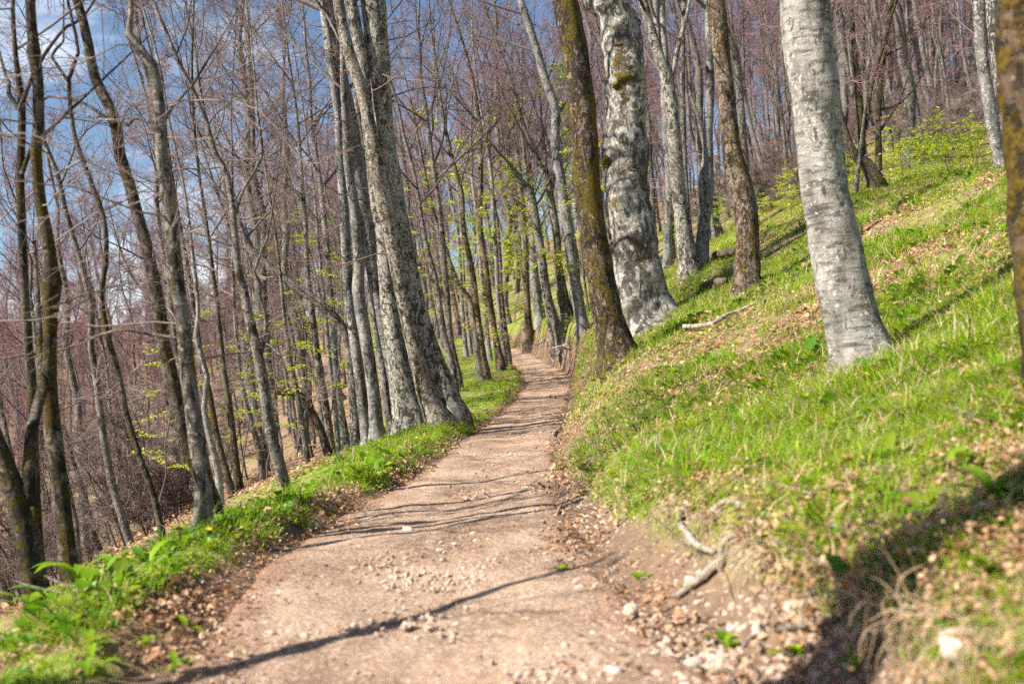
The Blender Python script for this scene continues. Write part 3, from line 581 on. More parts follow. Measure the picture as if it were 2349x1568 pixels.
# moss cushions and eye knots on the gnarled beech
def lump_mesh(name, seed, m, sx):
    import bmesh
    bm = bmesh.new(); bmesh.ops.create_icosphere(bm, subdivisions=3, radius=1.0); off = seed*7.3
    co = np.array([v.co for v in bm.verts]); n = 1+.28*vnoise(co*1.6+off, seed)+.16*vnoise(co*4+off, seed+1); co = co*n[:, None]*np.array(sx)
    for v, c in zip(bm.verts, co): v.co = c
    me = bpy.data.meshes.new(name); bm.to_mesh(me); bm.free(); me.materials.append(m); me.polygons.foreach_set('use_smooth', np.full(len(me.polygons), True)); return me
mm_, nt_, b_ = mat('moss_cushion'); q_ = NB(nt_); c_ = q_.ramp(q_.noise(q_.objco(), 30, 5, .7), .35, .65, (.035, .03, .004), (.17, .125, .008)); nt_.links.new(c_, b_.inputs['Base Color']); q_.bump(q_.noise(q_.objco(), 60, 4), b_, .8, .02)
gb = [o for o in col.objects if o.get('label', '').startswith('huge gnarled')][0]; gl = np.array(gb.location); gh = [h for h in HERO if h['label'].startswith('huge gnarled')][0]
def on_gnarl(x, y, out=.97):
    rw = np.interp(-y, -gh['pts'][::1, 1][::1], gh['pts'][:, 2])*.5; cx = np.interp(-y, -gh['pts'][:, 1], gh['pts'][:, 0]); u = np.clip((x-cx)/rw, -.95, .95)
    return unproj(x, y, 17-rw*17/F*math.sqrt(1-u*u)*out)-gl
for i, (x, y, w, hgt) in enumerate(((1479, 632, 21, 13), (1437, 563, 17, 8), (1432, 174, 20, 15), (1424, 104, 16, 9), (1391, 372, 9, 14), (1458, 552, 9, 7), (1436, 455, 14, 6), (1415, 195, 10, 8), (1432, 705, 13, 9))):
    k_ = 17/F; link('moss_cushion', lump_mesh('moss_cushion', 20+i, mm_, (w*k_, .07, hgt*k_)), gb, on_gnarl(x, y))
for i, (x, y, r) in enumerate(((1452, 381, 12), (1433, 468, 10), (1410, 560, 10), (1449, 128, 12), (1470, 660, 13), (1456, 52, 11))):
    k_ = 17/F; p = on_gnarl(x, y); th = np.linspace(0, 2*np.pi, 15)[:-1]; ring = p+np.stack([np.cos(th)*r*k_, 0*th, np.sin(th)*r*k_*.85], -1); ring = np.concatenate([ring, ring[:2]])
    V, f = tubes(ring[None], np.full((1, len(ring)), r*k_*.38), 7); a = Acc(); a.add(V, f); kn = link('knot', a.mesh('knot', [M['gnarl']]), gb)
    link('knot_eye', lump_mesh('knot_eye', 40+i, M['dark'], (r*k_*.62, .05, r*k_*.55)), kn, p)

# two trees behind the photographer whose shadows cross the foreground
def shadow_tree(label, x, y, r, ht, lean, seed):
    rng = np.random.default_rng(seed); gz = float(terrain(x, y)); n = 14
    z = np.linspace(-.2, ht, n); P = np.stack([lean[0]*z+.1*np.sin(z*.7), lean[1]*z, z], 1); R = r*np.linspace(1, .15, n)
    t = thing('beech_tree', label, 'tree', (x, y, gz)); Pf, Rf = resample(P, R, .25)
    V, fs = trunk_geo(Pf, Rf, 14, seed); a = Acc(); a.add(V, fs); link('trunk', a.mesh('trunk', [M['mid']]), t)
    a = Acc(); i0 = int(len(Pf)*.6); branch_levels(a, Pf[i0:], Rf[i0:], rng, 7 if ht > 6 else 3, 4, 4, 0, 0, .98, .4); link('crown', a.mesh('crown', [M['branch'], M['twig_near']]), t)
shadow_tree('slim tree behind the camera casting the long diagonal shadow over the near path', -3.4, 1.75, .12, 4.8, (-.03, .40), 901)
shadow_tree('stout tree behind the camera casting the dark shadow on the near right bank', -2.7, 1.62, .27, 12, (-.01, 0), 902)

# ------------------------------------------------------------------ the wood behind: a few tree kinds, copied
def template(seed, Ht, r, hc, n, len1, kind):
    rng = np.random.default_rng(seed); m = 16; z = np.linspace(0, 1, m)
    wob = np.cumsum(rng.normal(0, .022, (m, 2)), 0)*Ht*.35; wob -= wob[0]
    P = np.concatenate([wob+np.outer(z, rng.normal(0, .03, 2))*Ht, (z*Ht)[:, None]-.25], 1); R = r*(1-z)**.8+.012
    Pf, Rf = resample(P, R, .6)
    V, fs = trunk_geo(Pf, Rf, 8, seed, .3, .05); a = Acc(); a.add(V, fs); tm = a.mesh('trunk', [M['far']])
    a = Acc(); i0 = int(len(Pf)*hc)
    branch_levels(a, Pf[i0:], Rf[i0:], rng, *n, .0, .99, len1, (.45, .95), .07, .0062 if kind != 'pole' else .005)
    if kind == 'bushy':
        branch_levels(a, Pf[2:i0+2], Rf[2:i0+2], rng, 7, 5, 6, 2, .1, 1, .1, (1.0, 1.5), .02, .006, (0, 1), .4, True, None, (1.0, 2.4))
    return tm, a.mesh('crown', [M['branch'], M['twig']])
TALL = [template(300+i, [19, 17, 21][i], [.17, .14, .20][i], .42, (18, 8, 6, 2), .40, 'tall') for i in range(3)]
BUSHY = [template(310+i, [12, 14, 11][i], [.10, .13, .085][i], .32, (16, 7, 6, 2), .40, 'bushy') for i in range(3)]
POLE = [template(320+i, [11, 13][i], [.055, .07][i], .45, (10, 6, 5, 2), .30, 'pole') for i in range(2)]
KIND = {'tall': TALL, 'bushy': BUSHY, 'pole': POLE}
taken = [(h['P'][0][0], h['P'][0][1]) for h in HERO]
def blocked(x, y, md):
    return any((x-a)**2+(y-b)**2 < md*md for a, b in taken)
KW = {'tall': 'tall bare tree', 'bushy': 'low-branched bare tree', 'pole': 'thin bare pole'}
MARK = [(60, 'forked corner trunk'), (250, 'crooked thin tree'), (430, 'kinked mottled tree'), (600, 'forked grey tree'), (790, 'cluster'), (1000, 'cluster foot'), (1150, 'path bend'), (1300, 'knee-bent trunk'),
        (1450, 'gnarled beech'), (1600, 'paired stems'), (1700, 'S-bent mossy trunk'), (1880, 'pale smooth trunk'), (2030, 'multi-stemmed tree'), (2270, 'grey trunk at right'), (2380, 'golden mossy trunk')]
ORD = ['leftmost', 'second', 'third', 'fourth', 'fifth', 'sixth', 'seventh', 'eighth', 'ninth', 'tenth', 'eleventh', 'twelfth', 'thirteenth', 'fourteenth', 'fifteenth', 'sixteenth']
def wood(n, region, kinds, where, group, md, seed, lean=-.07, sc=(.8, 1.15), px=None):
    rng = np.random.default_rng(seed); k = 0; tries = 0; made = []
    while k < n and tries < 6000:
        tries += 1
        Y = rng.uniform(region[2], region[3]); Xl, Xr = region[0](Y), region[1](Y)
        if Xr <= Xl: continue
        X = rng.uniform(Xl, Xr); s = X-float(at(XC, Y))
        if abs(s) < 1.6 and Y < 62: continue
        if blocked(X, Y, md): continue
        z = float(terrain(X, Y)); vx, vy = project(np.array([X, Y, z+2]))
        if vx < -60 or vx > 2330: continue
        if px is not None and rng.random() > px(vx, Y): continue
        kd = kinds[rng.integers(0, len(kinds))]; tm, cm = KIND[kd][rng.integers(0, len(KIND[kd]))]
        t = thing('beech_tree', '', 'tree', (X, Y, z), group); s_ = rng.uniform(*sc)
        t.scale = (s_, s_, s_*rng.uniform(.9, 1.1)); t.rotation_euler = (rng.normal(0, .03), lean+rng.normal(0, .05), 0)
        rz = rng.uniform(0, 6.28)
        a = link('trunk', tm, t); a.rotation_euler[2] = rz; b = link('crown', cm, t); b.rotation_euler[2] = rz
        taken.append((X, Y)); k += 1; made.append((kd, int(np.argmin([abs(vx-m[0]) for m in MARK])), vx, t))
    bins = {}
    for m in made: bins.setdefault(m[:2], []).append(m)
    for (kd, mk), ms in bins.items():
        ms.sort(key=lambda m: m[2])
        for q, m in enumerate(ms):
            o = '' if len(ms) == 1 else (ORD[q]+(' ' if q == 0 else ' from left, ') if q < len(ms)-1 else 'rightmost ')
            m[3]['label'] = o+KW[kd]+' '+where+' near the '+MARK[mk][1]
L0 = lambda Y: float(at(XC, Y))
wood(40, (lambda Y: -.56*Y-1, lambda Y: L0(Y)-float(at(VERGE, Y))-2.2, 13, 34), ['bushy', 'pole', 'pole', 'pole', 'tall'], 'on the slope below,', 'trees in the thicket below the path', 1.3, 51, sc=(.55, .85), px=lambda x, Y: .15 if x < 560 else 1)
wood(34, (lambda Y: -.56*Y-1, lambda Y: L0(Y)-float(at(VERGE, Y))-1.5, 34, 62), ['bushy', 'tall', 'bushy', 'pole'], 'in the valley wood', 'trees of the valley wood at left', 1.7, 52, sc=(.6, .9), px=lambda x, Y: .15 if x < 560 else 1)
wood(54, (lambda Y: L0(Y)-9, lambda Y: L0(Y)+11, 46, 85), ['tall', 'tall', 'pole', 'bushy'], 'beyond the bend', 'trees beyond the path bend', 1.3, 53)
wood(30, (lambda Y: L0(Y)+3.2, lambda Y: .56*Y, 31, 50), ['tall', 'pole', 'bushy'], 'up the right slope', 'trees on the right slope', 1.8, 54)
wood(48, (lambda Y: L0(Y)+6, lambda Y: .56*Y, 48, 80), ['tall', 'tall', 'bushy', 'pole'], 'far up right', 'far trees high on the right slope', 1.8, 55)

# ------------------------------------------------------------------ scattered stuff through geometry nodes
def scatter(name, P, rot, scl, idx, sources, label=None, cat=None):
    me = bpy.data.meshes.new(name); n = len(P)
    me.vertices.add(n); me.vertices.foreach_set('co', np.ascontiguousarray(P, dtype=np.float32).ravel())
    me.attributes.new('rot', 'FLOAT_VECTOR', 'POINT').data.foreach_set('vector', np.ascontiguousarray(rot, dtype=np.float32).ravel())
    me.attributes.new('scl', 'FLOAT', 'POINT').data.foreach_set('value', np.ascontiguousarray(scl, dtype=np.float32))
    me.attributes.new('idx', 'INT', 'POINT').data.foreach_set('value', np.ascontiguousarray(idx, dtype=np.int32))
    o = link(name, me); o['kind'] = 'stuff'
    if label: o['label'] = label; o['category'] = cat
    ng = bpy.data.node_groups.new(name, 'GeometryNodeTree')
    ng.interface.new_socket('Geometry', in_out='INPUT', socket_type='NodeSocketGeometry'); ng.interface.new_socket('Geometry', in_out='OUTPUT', socket_type='NodeSocketGeometry')
    N, Lk = ng.nodes, ng.links; gi = N.new('NodeGroupInput'); go = N.new('NodeGroupOutput'); jn = N.new('GeometryNodeJoinGeometry')
    def attr(nm, ty):
        a = N.new('GeometryNodeInputNamedAttribute'); a.data_type = ty; a.inputs['Name'].default_value = nm; return a.outputs['Attribute']
    ar, asx, ai = attr('rot', 'FLOAT_VECTOR'), attr('scl', 'FLOAT'), attr('idx', 'INT')
    for i, src in enumerate(sources):
        oi = N.new('GeometryNodeObjectInfo'); oi.inputs['Object'].default_value = src
        ip = N.new('GeometryNodeInstanceOnPoints'); cp = N.new('FunctionNodeCompare'); cp.data_type = 'INT'; cp.operation = 'EQUAL'
        Lk.new(ai, cp.inputs[2]); cp.inputs[3].default_value = i
        Lk.new(gi.outputs[0], ip.inputs['Points']); Lk.new(cp.outputs[0], ip.inputs['Selection']); Lk.new(oi.outputs['Geometry'], ip.inputs['Instance'])
        Lk.new(ar, ip.inputs['Rotation']); Lk.new(asx, ip.inputs['Scale']); Lk.new(ip.outputs[0], jn.inputs[0])
    Lk.new(jn.outputs[0], go.inputs[0]); o.modifiers.new('scatter', 'NODES').node_group = ng
    return o
def src(name, me): return bpy.data.objects.new(name, me)
def normals(X, Y, e=.05):
    gx = (terrain(X+e, Y)-terrain(X-e, Y))/(2*e); gy = (terrain(X, Y+e)-terrain(X, Y-e))/(2*e); return gx, gy
def slope_rot(X, Y, rng, k=1.0, jit=.15):
    gx, gy = normals(X, Y); n = len(X)
    return np.stack([np.arctan(gy)*k+rng.normal(0, jit, n), -np.arctan(gx)*k+rng.normal(0, jit, n), rng.uniform(0, 6.28, n)], -1)

# far wood: one mass of bare trees
def far_wood():
    rng = np.random.default_rng(77); P = []; idx = []
    srcs = []
    for tm, cm in TALL+BUSHY[:2]: srcs += [src('far_trunk', tm), src('far_crown', cm)]
    for n, (x0, x1, y0, y1) in ((130, (-30, 60, 80, 125)), (130, (-60, 110, 120, 200)), (40, (-75, -20, 75, 125)), (50, (-110, -60, 110, 180)), (120, (20, 85, 60, 135)), (110, (14, 60, 55, 100))):
        X = rng.uniform(x0, x1, n); Y = rng.uniform(y0, y1, n); ok = (np.abs(X) < .62*Y+6); X, Y = X[ok], Y[ok]
        Z = terrain(X, Y); P.append(np.stack([X, Y, Z], -1))
    n0 = sum(len(p) for p in P); X = rng.uniform(-130, -14, 900); Y = rng.uniform(36, 200, 900); ok = (X > -.6*Y-4) & (X < -.16*Y-6); X, Y = X[ok][:330], Y[ok][:330]; P.append(np.stack([X, Y, terrain(X, Y)], -1))
    P = np.concatenate(P); n = len(P); k = rng.integers(0, 5, n); k[n0:] = rng.integers(3, 5, n-n0); rot = np.stack([rng.normal(0, .03, n), -.07+rng.normal(0, .05, n), rng.uniform(0, 6.28, n)], -1); sc = rng.uniform(.8, 1.15, n); sc[n0:] = rng.uniform(.38, .58, n-n0)*np.where(P[n0:, 1] > 90, 1.5, 1)
    scatter('far_wood', np.concatenate([P, P]), np.concatenate([rot, rot]), np.concatenate([sc, sc]), np.concatenate([k*2, k*2+1]), srcs, 'far bare beech wood on the hillside, purple with buds', 'wood')
far_wood()

def bush_mesh(seed, ht):
    rng = np.random.default_rng(seed); a = Acc()
    for i in range(4):
        az = rng.uniform(0, 6.28); P = grow(np.array([[rng.normal(0, .15), rng.normal(0, .15), -.15]]), np.array([[.35*math.cos(az), .35*math.sin(az), 1.0]]), np.array([ht*rng.uniform(.7, 1.1)]), 9, .10, .03, rng)[0]
        R = .022*np.linspace(1, .25, 9); a.add(*tubes(P[None], R[None], 5), m=0)
        branch_levels(a, P, R, rng, 9, 6, 5, 2, .1, .98, .35, (.7, 1.3), .01, .0042, (0, 1), .3, thin=.7, curl=.2)
    return a.mesh('bush', [M['branch'], M['twig_near']])
def undergrowth():
    rng = np.random.default_rng(91); srcs = [src('bush', bush_mesh(400+i, [2.0, 2.8, 3.4][i])) for i in range(3)]
    n = 900; Y = 9*(70/9)**rng.random(n); X = Y*rng.uniform(-.58, .58, n); s_ = X-at(XC, Y); L = at(VERGE, Y)
    ok = (s_ < -L-3.0-.02*Y) | ((s_ > 9) & (Y > 30)); ok = ok & (Y > 15); X, Y = X[ok][:60], Y[ok][:60]; n = len(X)
    Y2 = rng.uniform(32, 75, 80); X2 = rng.uniform(10, .55*Y2); X = np.concatenate([X, X2]); Y = np.concatenate([Y, Y2]); n = len(X)
    scatter('undergrowth', np.stack([X, Y, terrain(X, Y)], -1), np.stack([0*X, -.06+0*X, rng.uniform(0, 6.28, n)], -1), rng.uniform(.7, 1.15, n), rng.integers(0, 3, n), srcs, 'leafless twiggy undergrowth on the slope', 'undergrowth')
undergrowth()

# blades, leaves, herbs, gravel
def blades(n, rad, h, w, bend, rng, c0, c1, seg=3):
    a = rng.uniform(0, 6.28, n); rr = rad*np.sqrt(rng.random(n)); b = np.stack([rr*np.cos(a), rr*np.sin(a), np.full(n, -.02)], -1)
    az = rng.uniform(0, 6.28, n); out = np.stack([np.cos(az), np.sin(az), np.zeros(n)], -1); sd = np.stack([-np.sin(az), np.cos(az), np.zeros(n)], -1)
    hh = h*rng.uniform(.5, 1.15, n); bd = bend*rng.uniform(.2, 1.3, n); ww = w*rng.uniform(.6, 1.3, n)
    V = []
    for j in range(seg+1):
        t = j/seg; an = bd*t
        c = b+out*(hh*t*np.sin(an))[:, None]+np.array([0, 0, 1.0])*(hh*t*np.cos(an))[:, None]
        wd = (ww*(1-t**1.6)*.5)[:, None]
        if j < seg: V += [c-sd*wd, c+sd*wd]
        else: V += [c]
    V = np.stack(V, 1); k = V.shape[1]; i = np.arange(n)[:, None]*k
    q = np.concatenate([i+np.array([2*j, 2*j+1, 2*j+3, 2*j+2]) for j in range(seg-1)]); t3 = i+np.array([k-3, k-2, k-1])
    c = np.array(c0)+(np.array(c1)-np.array(c0))*rng.random((n, 1)); return V.reshape(-1, 3), [q, t3], np.repeat(c, k, 0)
def clump(name, parts, mats_):
    a = Acc()
    for (V, f, c), m in parts: a.add(V, f, m, c)
    return src(name, a.mesh(name, mats_, True))
rg = np.random.default_rng(5)
G1, G2 = (.75, .85, .6), (1.5, 1.25, .9)
grass_src = [clump('grass_clump', [(blades(13, .06, hh, .0065, 1.0, rg, G1, G2), 0), (blades(3, .07, hh*.9, .006, 1.4, rg, (.9, .9, .9), (1.2, 1.2, 1.2)), 1)], [M['grass'], M['straw']]) for hh in (.11, .19, .08, .14)]
lush_src = [clump('lush_clump', [(blades(9, .06, hh, .013, .9, rg, (.8, .9, .8), (1.5, 1.2, 1.0)), 0)], [M['lush']]) for hh in (.17, .22, .13)]
straw_src = [clump('straw_clump', [(blades(10, .08, hh, .007, 1.9, rg, (.8, .8, .8), (1.2, 1.2, 1.2)), 0)], [M['straw']]) for hh in (.14, .18)]
def broad(n, size, rad, rng, m):
    a = rng.uniform(0, 6.28, n); rr = rad*np.sqrt(rng.random(n)); C = np.stack([rr*np.cos(a), rr*np.sin(a), rng.uniform(.01, .07, n)], -1)
    return leaf_geo(C, np.stack([np.cos(a), np.sin(a), .35+0*a], -1), size, rng, .35, ((.75, .85, .7), (1.35, 1.15, .9)), .12, .75)
herb_src = [clump('herb_clump', [(broad(9, s, .05, rg, 0), 0)], [M['lush']]) for s in (.034, .045, .03, .062)]
def deadleaves(n, rng, lo=.3):
    C = np.stack([rng.normal(0, .09, n), rng.normal(0, .09, n), rng.uniform(.004, .03, n)], -1)
    return leaf_geo(C, rng.normal(size=(n, 3))*np.array([1, 1, .35]), .042*rng.uniform(.6, 1.5, n)[:, None], rng, .6, ((lo, lo*.9, lo*.83), (1.45, 1.45, 1.4)), .22, .62)
dead_src = [clump('leaf_litter_clump', [(deadleaves(7, rg), 0)], [M['dead']]) for _ in range(4)]
def pebble_mesh(name, rng, sx=(1, 1, .6), k=1, m='gravel'):
    import bmesh
    bm = bmesh.new(); bmesh.ops.create_icosphere(bm, subdivisions=k, radius=.5)
    off = rng.uniform(0, 99, 3)
    for v in bm.verts:
        p = np.array(v.co); p = p*(1+.35*float(vnoise(p*1.7+off))+.15*float(vnoise(p*4+off)))
        p = np.clip(p, -.42, .42)*np.array(sx); v.co = p
    me = bpy.data.meshes.new(name); bm.to_mesh(me); bm.free(); me.materials.append(M[m])
    me.polygons.foreach_set('use_smooth', np.full(len(me.polygons), k > 1)); return me
peb_src = [src('gravel_stone', pebble_mesh('gravel_stone', rg, (1, rg.uniform(.6, .9), rg.uniform(.4, .65)))) for _ in range(5)]
def twigpiece(rng):
    P = grow(np.zeros((1, 3)), np.array([[1.0, 0, .05]]), np.array([.3]), 6, .2, 0, rng); P[..., 2] += .01; P[..., 2] *= .4
    return tubes(P, np.linspace(.005, .002, 6)[None], 4)
tw_src = []
for _ in range(3):
    a = Acc(); a.add(*twigpiece(rg)); tw_src.append(src('twig_litter', a.mesh('twig_litter', [M['deadwood']])))

def sample(n, xr, yr, rng, keep):
    """points spread evenly over the picture: x fraction across the view, log depth"""
    out = []; tot = 0
    while tot < n:
        Y = yr[0]*(yr[1]/yr[0])**rng.random(n*2); X = Y*rng.uniform(xr[0], xr[1], n*2)
        s = X-at(XC, Y); w = at(HW, Y); pk = keep(X, Y, s-w, -(s+w), rng)
        ok = rng.random(n*2) < pk; out.append(np.stack([X[ok], Y[ok]], -1)); tot += int(ok.sum())
        if len(out) > 40: break
    o = np.concatenate(out)[:n]; return o[:, 0], o[:, 1]
def put(name, n, xr, yr, keep, srcs, sc, seed, k=.6, jit=.15, dz=0, label=None, cat=None):
    rng = np.random.default_rng(seed); X, Y = sample(n, xr, yr, rng, keep); Z = terrain(X, Y)+dz
    s = rng.uniform(sc[0], sc[1], len(X))*np.clip(.86+Y*.012, .9, 1.5)*np.clip(1+.5*noise2(X, Y, 1.7, 71), .55, 1.6)
    return scatter(name, np.stack([X, Y, Z], -1), slope_rot(X, Y, rng, k, jit), s, rng.integers(0, len(srcs), len(X)), srcs, label, cat)
def on_bank(X, Y, t, tl, rng):
    soil = np.interp(Y, [2, 4, 6, 9, 12, 20], [.26, .26, .24, .10, .08, .06])
    p = sst((t-soil)/.35)*(t > 0); patch = noise2(X, Y, 1.1, 61)+.6*noise2(X, Y, .3, 62); lat = 1-.8*sst((t-6)/12)
    return p*np.clip(np.interp(Y, [2, 6, 10], [.75, .6, .5])+1.5*patch, .05, 1)*lat
def on_verge(X, Y, t, tl, rng):
    L = at(VERGE, Y); lo = np.interp(Y, [2.5, 4.2, 5.5, 8], [.30, .24, .08, .0]); return (tl > lo)*sst((tl-lo)/.25)*(1-sst((tl-L-.1)/.7))*np.clip(np.interp(Y, [3, 5, 7, 16], [.15, .3, .5, .8])+1.1*noise2(X, Y, 2.1, 63), .02, 1)
put('grass', 52000, (-.1, .62), (1.7, 45), on_bank, grass_src, (.6, 1.35), 501, label='short green grass covering the right bank', cat='grass')
put('near_grass', 8000, (.1, .62), (1.7, 7), lambda X, Y, t, tl, r: on_bank(X, Y, t, tl, r), grass_src, (.9, 1.7), 514, label='taller grass on the near part of the right bank', cat='grass')
put('verge_grass', 6500, (-.62, .02), (2.2, 40), on_verge, grass_src, (.45, 1.1), 502, label='grass along the left edge of the path', cat='grass')
put('verge_greens', 1300, (-.62, -.03), (2.4, 18), lambda X, Y, t, tl, r: on_verge(X, Y, t, tl, r)*sst((tl-.15)/.3)*np.interp(Y, [2, 5, 6, 12, 16], [.4, .5, 1, 1, .4]), lush_src, (.5, 1.05), 503, label='lush broad green blades on the left verge', cat='greenery')
put('herbs', 5000, (-.62, .62), (2.0, 26), lambda X, Y, t, tl, r: np.maximum(on_bank(X, Y, t, tl, r)*.6, on_verge(X, Y, t, tl, r)*.5), herb_src, (.7, 1.4), 504, k=.8, label='low broad-leaved herbs among the grass', cat='herbs')
put('dry_grass', 6500, (0, .62), (1.7, 25), lambda X, Y, t, tl, r: on_bank(X, Y, t, tl, r)*np.clip(.5+noise2(X, Y, .9, 66), 0, 1), straw_src, (.6, 1.2), 505, label='dry straw mixed into the grass', cat='dry grass')
def litter(X, Y, t, tl, rng):
    b = (t > -.12)*np.where(t < np.interp(Y, [2, 4, 6, 9], [.5, .46, .35, .0]), .30, 1)*(1-.5*sst((t-.1)/.6)*(noise2(X, Y, 1.1, 61)+.6*noise2(X, Y, .3, 62) > .1)); v = (tl > -.02)*np.interp(Y, [3, 6, 9], [.35, .5, .75])
    return np.clip(b*(t > tl)+v*(tl > t), 0, 1)*np.clip(.6+noise2(X, Y, 1.9, 67), .1, 1)
put('leaf_litter', 24000, (-.62, .62), (1.7, 42), litter, dead_src, (.4, 1.05), 506, k=1.0, jit=.1, label='dead beech leaves littering the ground', cat='leaf litter')
def on_path(X, Y, t, tl, rng): return (t < .1)*(tl < .1)*np.clip(.05+noise2(X, Y, 2.3, 68)+.9*sst((t+.45)/.4), .02, 1)
put('path_litter', 1500, (-.35, .3), (2.5, 34), lambda X, Y, t, tl, r: (t < .1)*(tl < .1)*np.clip(sst((np.maximum(t, tl)+.35)/.35)*.9+.05, 0, 1)*np.clip(.4+noise2(X, Y, 2.9, 69), 0, 1), [clump('path_leaf', [(deadleaves(3, rg), 0)], [M['dead']]) for _ in range(3)], (.4, .9), 507, k=1, label='scattered dead leaves on the path', cat='leaf litter')
put('bank_leaves', 9000, (0, .62), (1.8, 30), lambda X, Y, t, tl, r: (t > .3)*np.clip(.35+1.8*noise2(X, Y, 1.1, 73), .03, 1), [clump('bank_leaf', [(deadleaves(2, rg, .7), 0)], [M['dead']]) for _ in range(4)], (.6, 1.25), 511, k=1, jit=.3, dz=.06, label='dry leaves lying on top of the bank grass', cat='leaf litter')
def foot_grass():
    rng = np.random.default_rng(512); P = []
    for h in HERO:
        b = h['P'][0]
        if h['d'] > 24 or b[0] < -2.2: continue
        n = 70; a = rng.uniform(0, 6.28, n); r = h['R'][0]*rng.uniform(.95, 1.9, n)+.03; P.append(np.stack([b[0]+np.cos(a)*r, b[1]+np.sin(a)*r], -1))
    P = np.concatenate(P); s_ = P[:, 0]-at(XC, P[:, 1]); P = P[np.abs(s_) > at(HW, P[:, 1])+.05]; X, Y = P[:, 0], P[:, 1]
    scatter('foot_grass', np.stack([X, Y, terrain(X, Y)], -1), slope_rot(X, Y, rng, .6, .2), rng.uniform(.7, 1.6, len(X)), rng.integers(0, 4, len(X)), grass_src, 'grass growing round the feet of the trunks', 'grass')
foot_grass()
put('gravel', 6500, (-.36, .5), (1.9, 26), lambda X, Y, t, tl, r: np.maximum(on_path(X, Y, t, tl, r), (t > -.3)*(t < np.interp(Y, [2, 5, 8], [.75, .6, .2]))*.9), peb_src, (.012, .048), 508, k=.5, jit=.5, label='small stones loose on the path', cat='gravel')
put('twig_litter', 900, (-.6, .6), (2, 30), lambda X, Y, t, tl, r: (t > -.2)*.8+(tl > -.1)*.5, tw_src, (.4, 1.2), 509, k=1, jit=.08, label='small dead twigs on the ground', cat='twigs')

# ------------------------------------------------------------------ leafing saplings and shrubs
def sapling_mesh(seed, ht, nleaf, spread, low):
    rng = np.random.default_rng(seed); z = np.linspace(0, 1, 7); P = np.stack([np.cumsum(rng.normal(0, .03, 7))*ht, np.cumsum(rng.normal(0, .03, 7))*ht, z*ht-.1], 1); P -= P[0]*np.array([1, 1, 0])
    R = (.010+.004*ht)*(1-.8*z); a = Acc(); V, f = tubes(P[None], R[None], 6); a.add(V, f); st = a.mesh('stem', [M['branch']])
    S, D, r, t, _ = sprout(P[None], R[None], 14, low, 1, 1.0, 1.5, rng, .4); D[:, 2] = np.abs(D[:, 2])*.3; L = spread*rng.uniform(.5, 1.1, len(S))*(1.1-.6*t)
    P1 = grow(S, nrm(D), L, 6, .10, .01, rng); R1 = .005*np.linspace(1, .4, 6)[None].repeat(len(S), 0)
    a = Acc(); a.add(*tubes(P1, R1, 3)); S2, D2, r2, t2, pr = sprout(P1, R1, 5, .2, 1, .5, 1.0, rng, .8); L2 = L[pr]*.4
    P2 = grow(S2, D2, L2, 3, .1, 0, rng); a.add(*tubes(P2, .003*np.ones((len(S2), 3)), 3)); bm = a.mesh('crown', [M['twig_near']])
    E = np.concatenate([P1[:, 2:].reshape(-1, 3), P2.reshape(-1, 3), P2.reshape(-1, 3)]); E = E[rng.integers(0, len(E), nleaf)]+rng.normal(0, .04, (nleaf, 3))*np.array([1, 1, .4])
    V, f, c = leaf_geo(E, rng.normal(size=E.shape)*np.array([1, 1, .2]), .095, rng, .3); a = Acc(); a.add(V, f, 0, c)
    return st, bm, a.mesh('foliage', [M['spring']], False)
SHRUB = [sapling_mesh(700+i, [1.3, 1.7, 2.2][i], [330, 420, 480][i], [.8, .9, 1.0][i], .2) for i in range(3)]
TALLSAP = [sapling_mesh(710+i, [5.5, 7.5, 9.5][i], [700, 900, 1000][i], [1.4, 1.7, 1.9][i], .35) for i in range(3)]
def sapling(ms, label, X, Y, sc, rz, group=None, name='beech_sapling', cat='sapling'):
    so_ = X-float(at(XC, Y))
    if abs(so_) < 1.9 and Y < 60: X = float(at(XC, Y))+(1.9 if so_ > 0 else -1.9)
    t = thing(name, label, cat, (X, Y, float(terrain(X, Y))), group); t.scale = (sc,)*3; t.rotation_euler = (0, -.05, rz)
    for nm, me in zip(('stem', 'crown', 'foliage'), ms): link(nm, me, t)
rs = np.random.default_rng(81); made = []
for x, y, d, k in ((2085, 425, 22, 0), (2120, 420, 22, 0), (2150, 425, 21, 0), (2185, 410, 20, 1), (2205, 400, 22, 0), (2235, 398, 20, 0), (2262, 380, 22, 1), (2050, 440, 27, 0), (2130, 405, 27, 1), (2180, 385, 27, 1), (2075, 410, 28, 2),
                   (1935, 480, 28, 0), (1985, 455, 28, 1), (2020, 430, 30, 2), (1770, 560, 27, 0), (1800, 545, 30, 1), (1750, 570, 31, 1), (1665, 600, 30, 1), (1560, 640, 33, 1), (1820, 560, 26, 0), (1480, 690, 36, 1), (2245, 370, 28, 1), (2215, 375, 30, 2), (1960, 470, 26, 0)):
    X = float(unproj(x, y, d)[0]); made.append((x, k, X, d))
made.sort()
near = [(1480, 'gnarled beech'), (1560, 'paired stems'), (1665, 'slim paired stem'), (1770, 'S-bent mossy trunk'), (1940, 'pale smooth trunk'), (2040, 'multi-stemmed tree'), (2150, 'open grass strip'), (2250, 'grey trunk at right')]
cnt = {}
for x, k, X, d in made:
    w = min(near, key=lambda q: abs(q[0]-x))[1]; cnt.setdefault(w, []).append((k, X, d))
szw = ['low', 'knee-high', 'tall']
